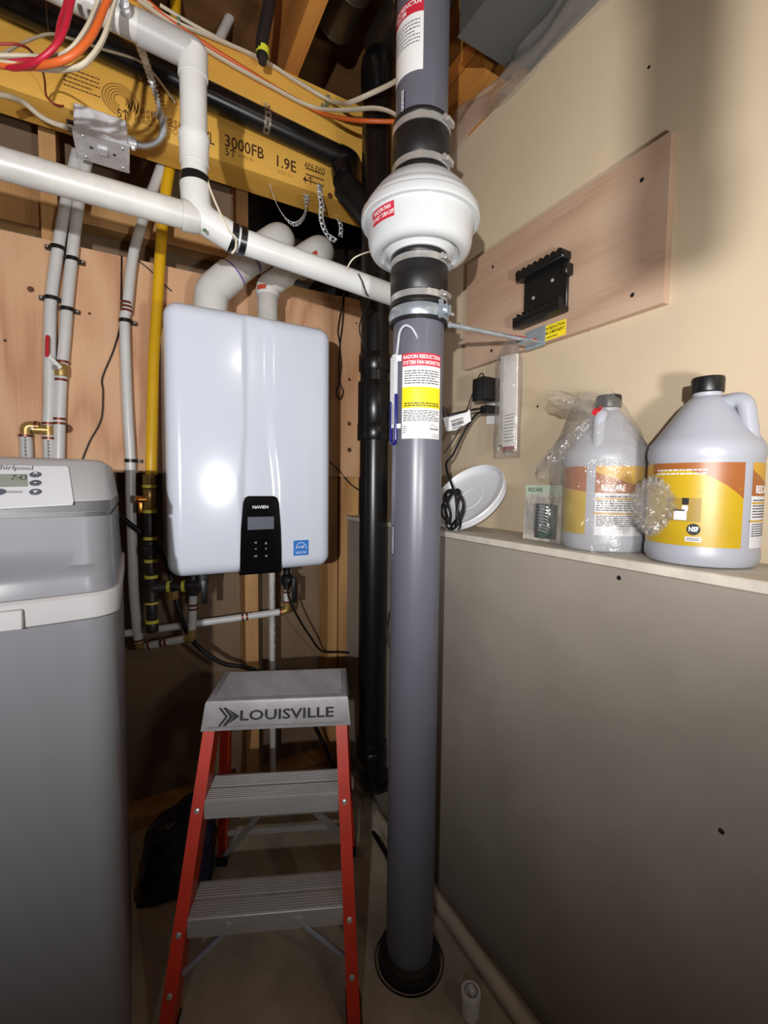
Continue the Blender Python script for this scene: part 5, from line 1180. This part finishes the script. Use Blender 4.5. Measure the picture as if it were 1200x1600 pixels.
cable('looped_black_wire', lw1, .0026, CORD, 'black wire hanging in a twisted loop right of the heater', 'wire')
cable('thin_black_wire', [(190, 400, 1.535), (189, 470, 1.535), (188, 505, 1.535), (178, 545, 1.535), (160, 590, 1.535), (161, 612, 1.535), (158, 655, 1.535), (140, 690, 1.535), (127, 722, 1.535)], .0020, CORD, 'thin black wire on the plywood left of the gas line', 'wire')
cable('thin_black_wire', [(213, 405, 1.538), (232, 420, 1.538), (252, 440, 1.538), (268, 455, 1.538)], .0018, CORD, 'short black wire crossing behind the yellow gas line', 'wire')
cable('thin_black_wire', [(516, 722, 1.5), (530, 735, 1.54), (540, 748, 1.545), (552, 760, 1.545), (565, 768, 1.5)], .0024, CORD, 'short black wire emerging at the lower right of the heater', 'wire')
cable('heater_cord', [(447, 905, 1.42), (452, 935, 1.42), (466, 965, 1.44), (485, 995, 1.48), (503, 1017, 1.52), (530, 1019, 1.535), (563, 1021, 1.53), (590, 1025, 1.5)], .0038, CORD, 'black power cord from under the heater to the drain stack', 'cord')
cable('thin_black_wire', [(608, 955, 1.2), (604, 985, 1.19), (606, 1005, 1.18), (612, 1020, 1.17)], .002, CORD, 'short black wire between the drain stack and the grey pipe', 'wire')

# perforated hanger straps under the beam
def strap(pts, label, w_=.0085, k=5, wid=(1, 0, 0)):
    P = catmull(pts, k); g = MB(); W = Vector(wid).normalized()*w_
    L_ = [0]
    for i in range(1, len(P)): L_.append(L_[-1]+(P[i]-P[i-1]).length)
    n = max(4, int(L_[-1]/.008)); pts2 = []
    for j in range(n+1):
        t = L_[-1]*j/n; i = max(1, next((i for i in range(1, len(P)) if L_[i] >= t-1e-9), len(P)-1))
        s_ = (t-L_[i-1])/max(1e-9, L_[i]-L_[i-1]); pts2.append(P[i-1].lerp(P[i], s_))
    for j in range(n):
        a, b = pts2[j], pts2[j+1]
        tgt = (b-a).normalized(); Wj = (W-tgt*W.dot(tgt)).normalized()*w_
        if j % 2: 
            for s0, s1 in ((-1, -.42), (.42, 1)): g.add([a+Wj*s0, b+Wj*s0, b+Wj*s1, a+Wj*s1], [(0, 1, 2, 3)])
        else: g.add([a-Wj, b-Wj, b+Wj, a+Wj], [(0, 1, 2, 3)])
    o = mk('perforated_strap', g, GALV, label=label, cat='strap', recalc=False)
    md = o.modifiers.new('thick', 'SOLIDIFY'); md.thickness = .0012
    return o
strap([q(421, 287, Z=2.003), q(426, 300, Y=1.42), q(434, 322, Y=1.41), q(448, 343, Y=1.41), q(462, 350, Y=1.42), q(474, 340, Y=1.44), q(479, 322, Y=1.45), q(478, 303, Z=2.003)], 'galvanised strap hanging in a U loop below the beam', wid=(.5, .8, 0))
o = strap([q(499, 288, Y=1.377), q(501, 310, Y=1.376), q(503, 322, Y=1.372), q(502, 340, Y=1.37), q(507, 358, Y=1.37), q(515, 370, Y=1.365), q(525, 377, Y=1.37)], 'galvanised strap bolted to the beam face and bent over the vent elbow')
mk('bolt_head', MB().lathe([(.006, 0), (.005, .004)], q(500, 294, Y=1.3755), (0, -1, 0), 8), STEEL, o)
strap([q(524, 340, Z=2.003), q(530, 345, Y=1.43), q(533, 355, Y=1.43), q(532, 370, Y=1.43)], 'short curled end of galvanised strap right of the vent elbow', .007)

# insulated pipe end, thin pipes and ducts up between the joists
ip = thing('insulated_pipe', tuple(q(410, 95, Y=1.30)), 'black wrapped pipe end with yellow tape hanging above the beam', 'pipe')
i0, i1, i2 = q(424, -30, Y=1.31), q(413, 45, Y=1.30), q(410, 88, Y=1.30)
mk('foam_sleeve', MB().tube(catmull([i0, q(420, 10, Y=1.305), i1, q(409, 68, Y=1.30), i2], 5), .0165, 14), mat('black_foam', (36, 33, 32), .6, var=.3, scale=40), ip)
mk('tape_band', MB().tube([q(410.5, 76, Y=1.30), q(410, 86, Y=1.30)], .0175, 14), mat('bright_yellow_tape', (226, 226, 60), .5), ip)
mk('plug_end', MB().cyl(q(410, 84, Y=1.30), q(410, 98, Y=1.30), .012, n=8), IRON, ip)
tpv = thing('thin_pipe', tuple(q(345, 58, Y=1.6)), 'thin white pipe slanting in the dark gap above the beam', 'pipe')
mk('pipe_body', MB().cyl(q(330, 88, Y=1.60), q(384, -25, Y=1.60), .0145, n=16), OLD_PVC, tpv)
ygp = thing('upper_gas_line', tuple(q(273, 25, Y=1.6)), 'short length of yellow gas pipe showing above the beam', 'gas line')
mk('pipe_body', MB().cyl(q(273, 40, Y=1.60), q(276, -40, Y=1.60), .0155, n=16), YGAS, ygp)
DUCT = mat('dull_duct_metal', (110, 100, 84), .42, .9, var=.2, scale=6)
da = thing('round_duct', (.60, 1.5, 2.36), 'dull round metal duct end between the joists', 'duct')
e_ = q(522, 36, Z=2.47); 
mk('duct_body', MB().lathe([(.055, 0), (.058, .004), (.055, .010), (.055, .12), (.057, .123), (.055, .126), (.055, .30)], e_, (.03, -1, .0), 32), DUCT, da)
db2 = thing('round_duct', (.72, 1.5, 2.36), 'larger shadowed round duct beside the fan pipe top', 'duct')
e_ = V(.76, 1.33, 2.47)
mk('duct_body', MB().lathe([(.052, 0), (.052, .30)], e_+V(-.06, 0, .0), (.0, -1, 0), 32), DUCT, db2)
rd = thing('flat_duct', (.95, .9, 2.19), 'flat grey metal duct above the plastic sheet at the top', 'duct')
k0, k1 = q(717, 57, Z=2.19), q(777, 93, Z=2.19)
mk('duct_body', MB().box((k0.x, .2, 2.19), (k1.x+.03, k1.y, 2.315)), mat('grey_duct_paint', (96, 96, 94), .5, .3), rd)
mk('end_flange', MB().box((k0.x-.004, k1.y-.02, 2.186), (k1.x+.034, k1.y+.002, 2.1899)), mat('grey_duct_paint', (0, 0, 0)), rd)
wbk = mk('rim_block', MB().box((XU+.005, 1.02, 2.1105), (1.035, 1.06+.3, 2.318)), JOIST, label='knotty wood block above the right wall behind the duct', cat='wood')
SHEET = film('hazy_poly_sheet', (244, 240, 232), .5, .14, .30, .5)
lo_ = [(1090, -130), (1010, -58), (950, 0), (860, 90), (795, 152), (745, 198), (705, 264)]
up_ = [(960, -150), (905, -70), (862, 8), (818, 70), (782, 118), (742, 150), (700, 190)]
lo3 = catmull([q(x, y, X=XU-.002) for x, y in lo_], 8); up3 = catmull([q(x, y, X=XU-.012) for x, y in up_], 8)
def shf(u, v):
    i = u*(len(lo3)-1); k = int(i); t = i-k; k2 = min(k+1, len(lo3)-1)
    a = lo3[k].lerp(lo3[k2], t); b = up3[k].lerp(up3[k2], t); p = a.lerp(b, v)
    return p+V(-.030*math.sin(math.pi*v)**.8*(.7+.3*math.sin(9*u))-.003*math.sin(31*u+6*v+2*math.sin(7*u))-.003*math.sin(13*v-11*u), 0, .006*math.sin(17*u+5*v))
mk('plastic_sheet', MB().grid(shf, 70, 20), SHEET, label='hazy crinkled plastic sheet hanging over the top of the right wall', cat='plastic sheet', recalc=False)

# capped pipe added unseen behind the viewpoint to shadow the upper right wall
DX, DY = -.099, -.178
dp = thing('added_shadow_pipe', (DX, DY, 1.242), 'thin capped white pipe added unseen behind the viewpoint to shadow the right wall', 'pipe')
mk('pipe_body', MB().lathe([(.0172, 1.262), (.0172, 2.599)], (DX, DY, 0), n=24), OLD_PVC, dp)
mk('end_cap', MB().lathe([(.008, 1.242), (.018, 1.244), (.0205, 1.248), (.0205, 1.282), (.0175, 1.283)], (DX, DY, 0), n=24), OLD_PVC, dp)
mk('coupling_sleeve', MB().lathe([(.0175, 1.37), (.0205, 1.371), (.0205, 1.42), (.0175, 1.421)], (DX, DY, 0), n=24), OLD_PVC, dp)
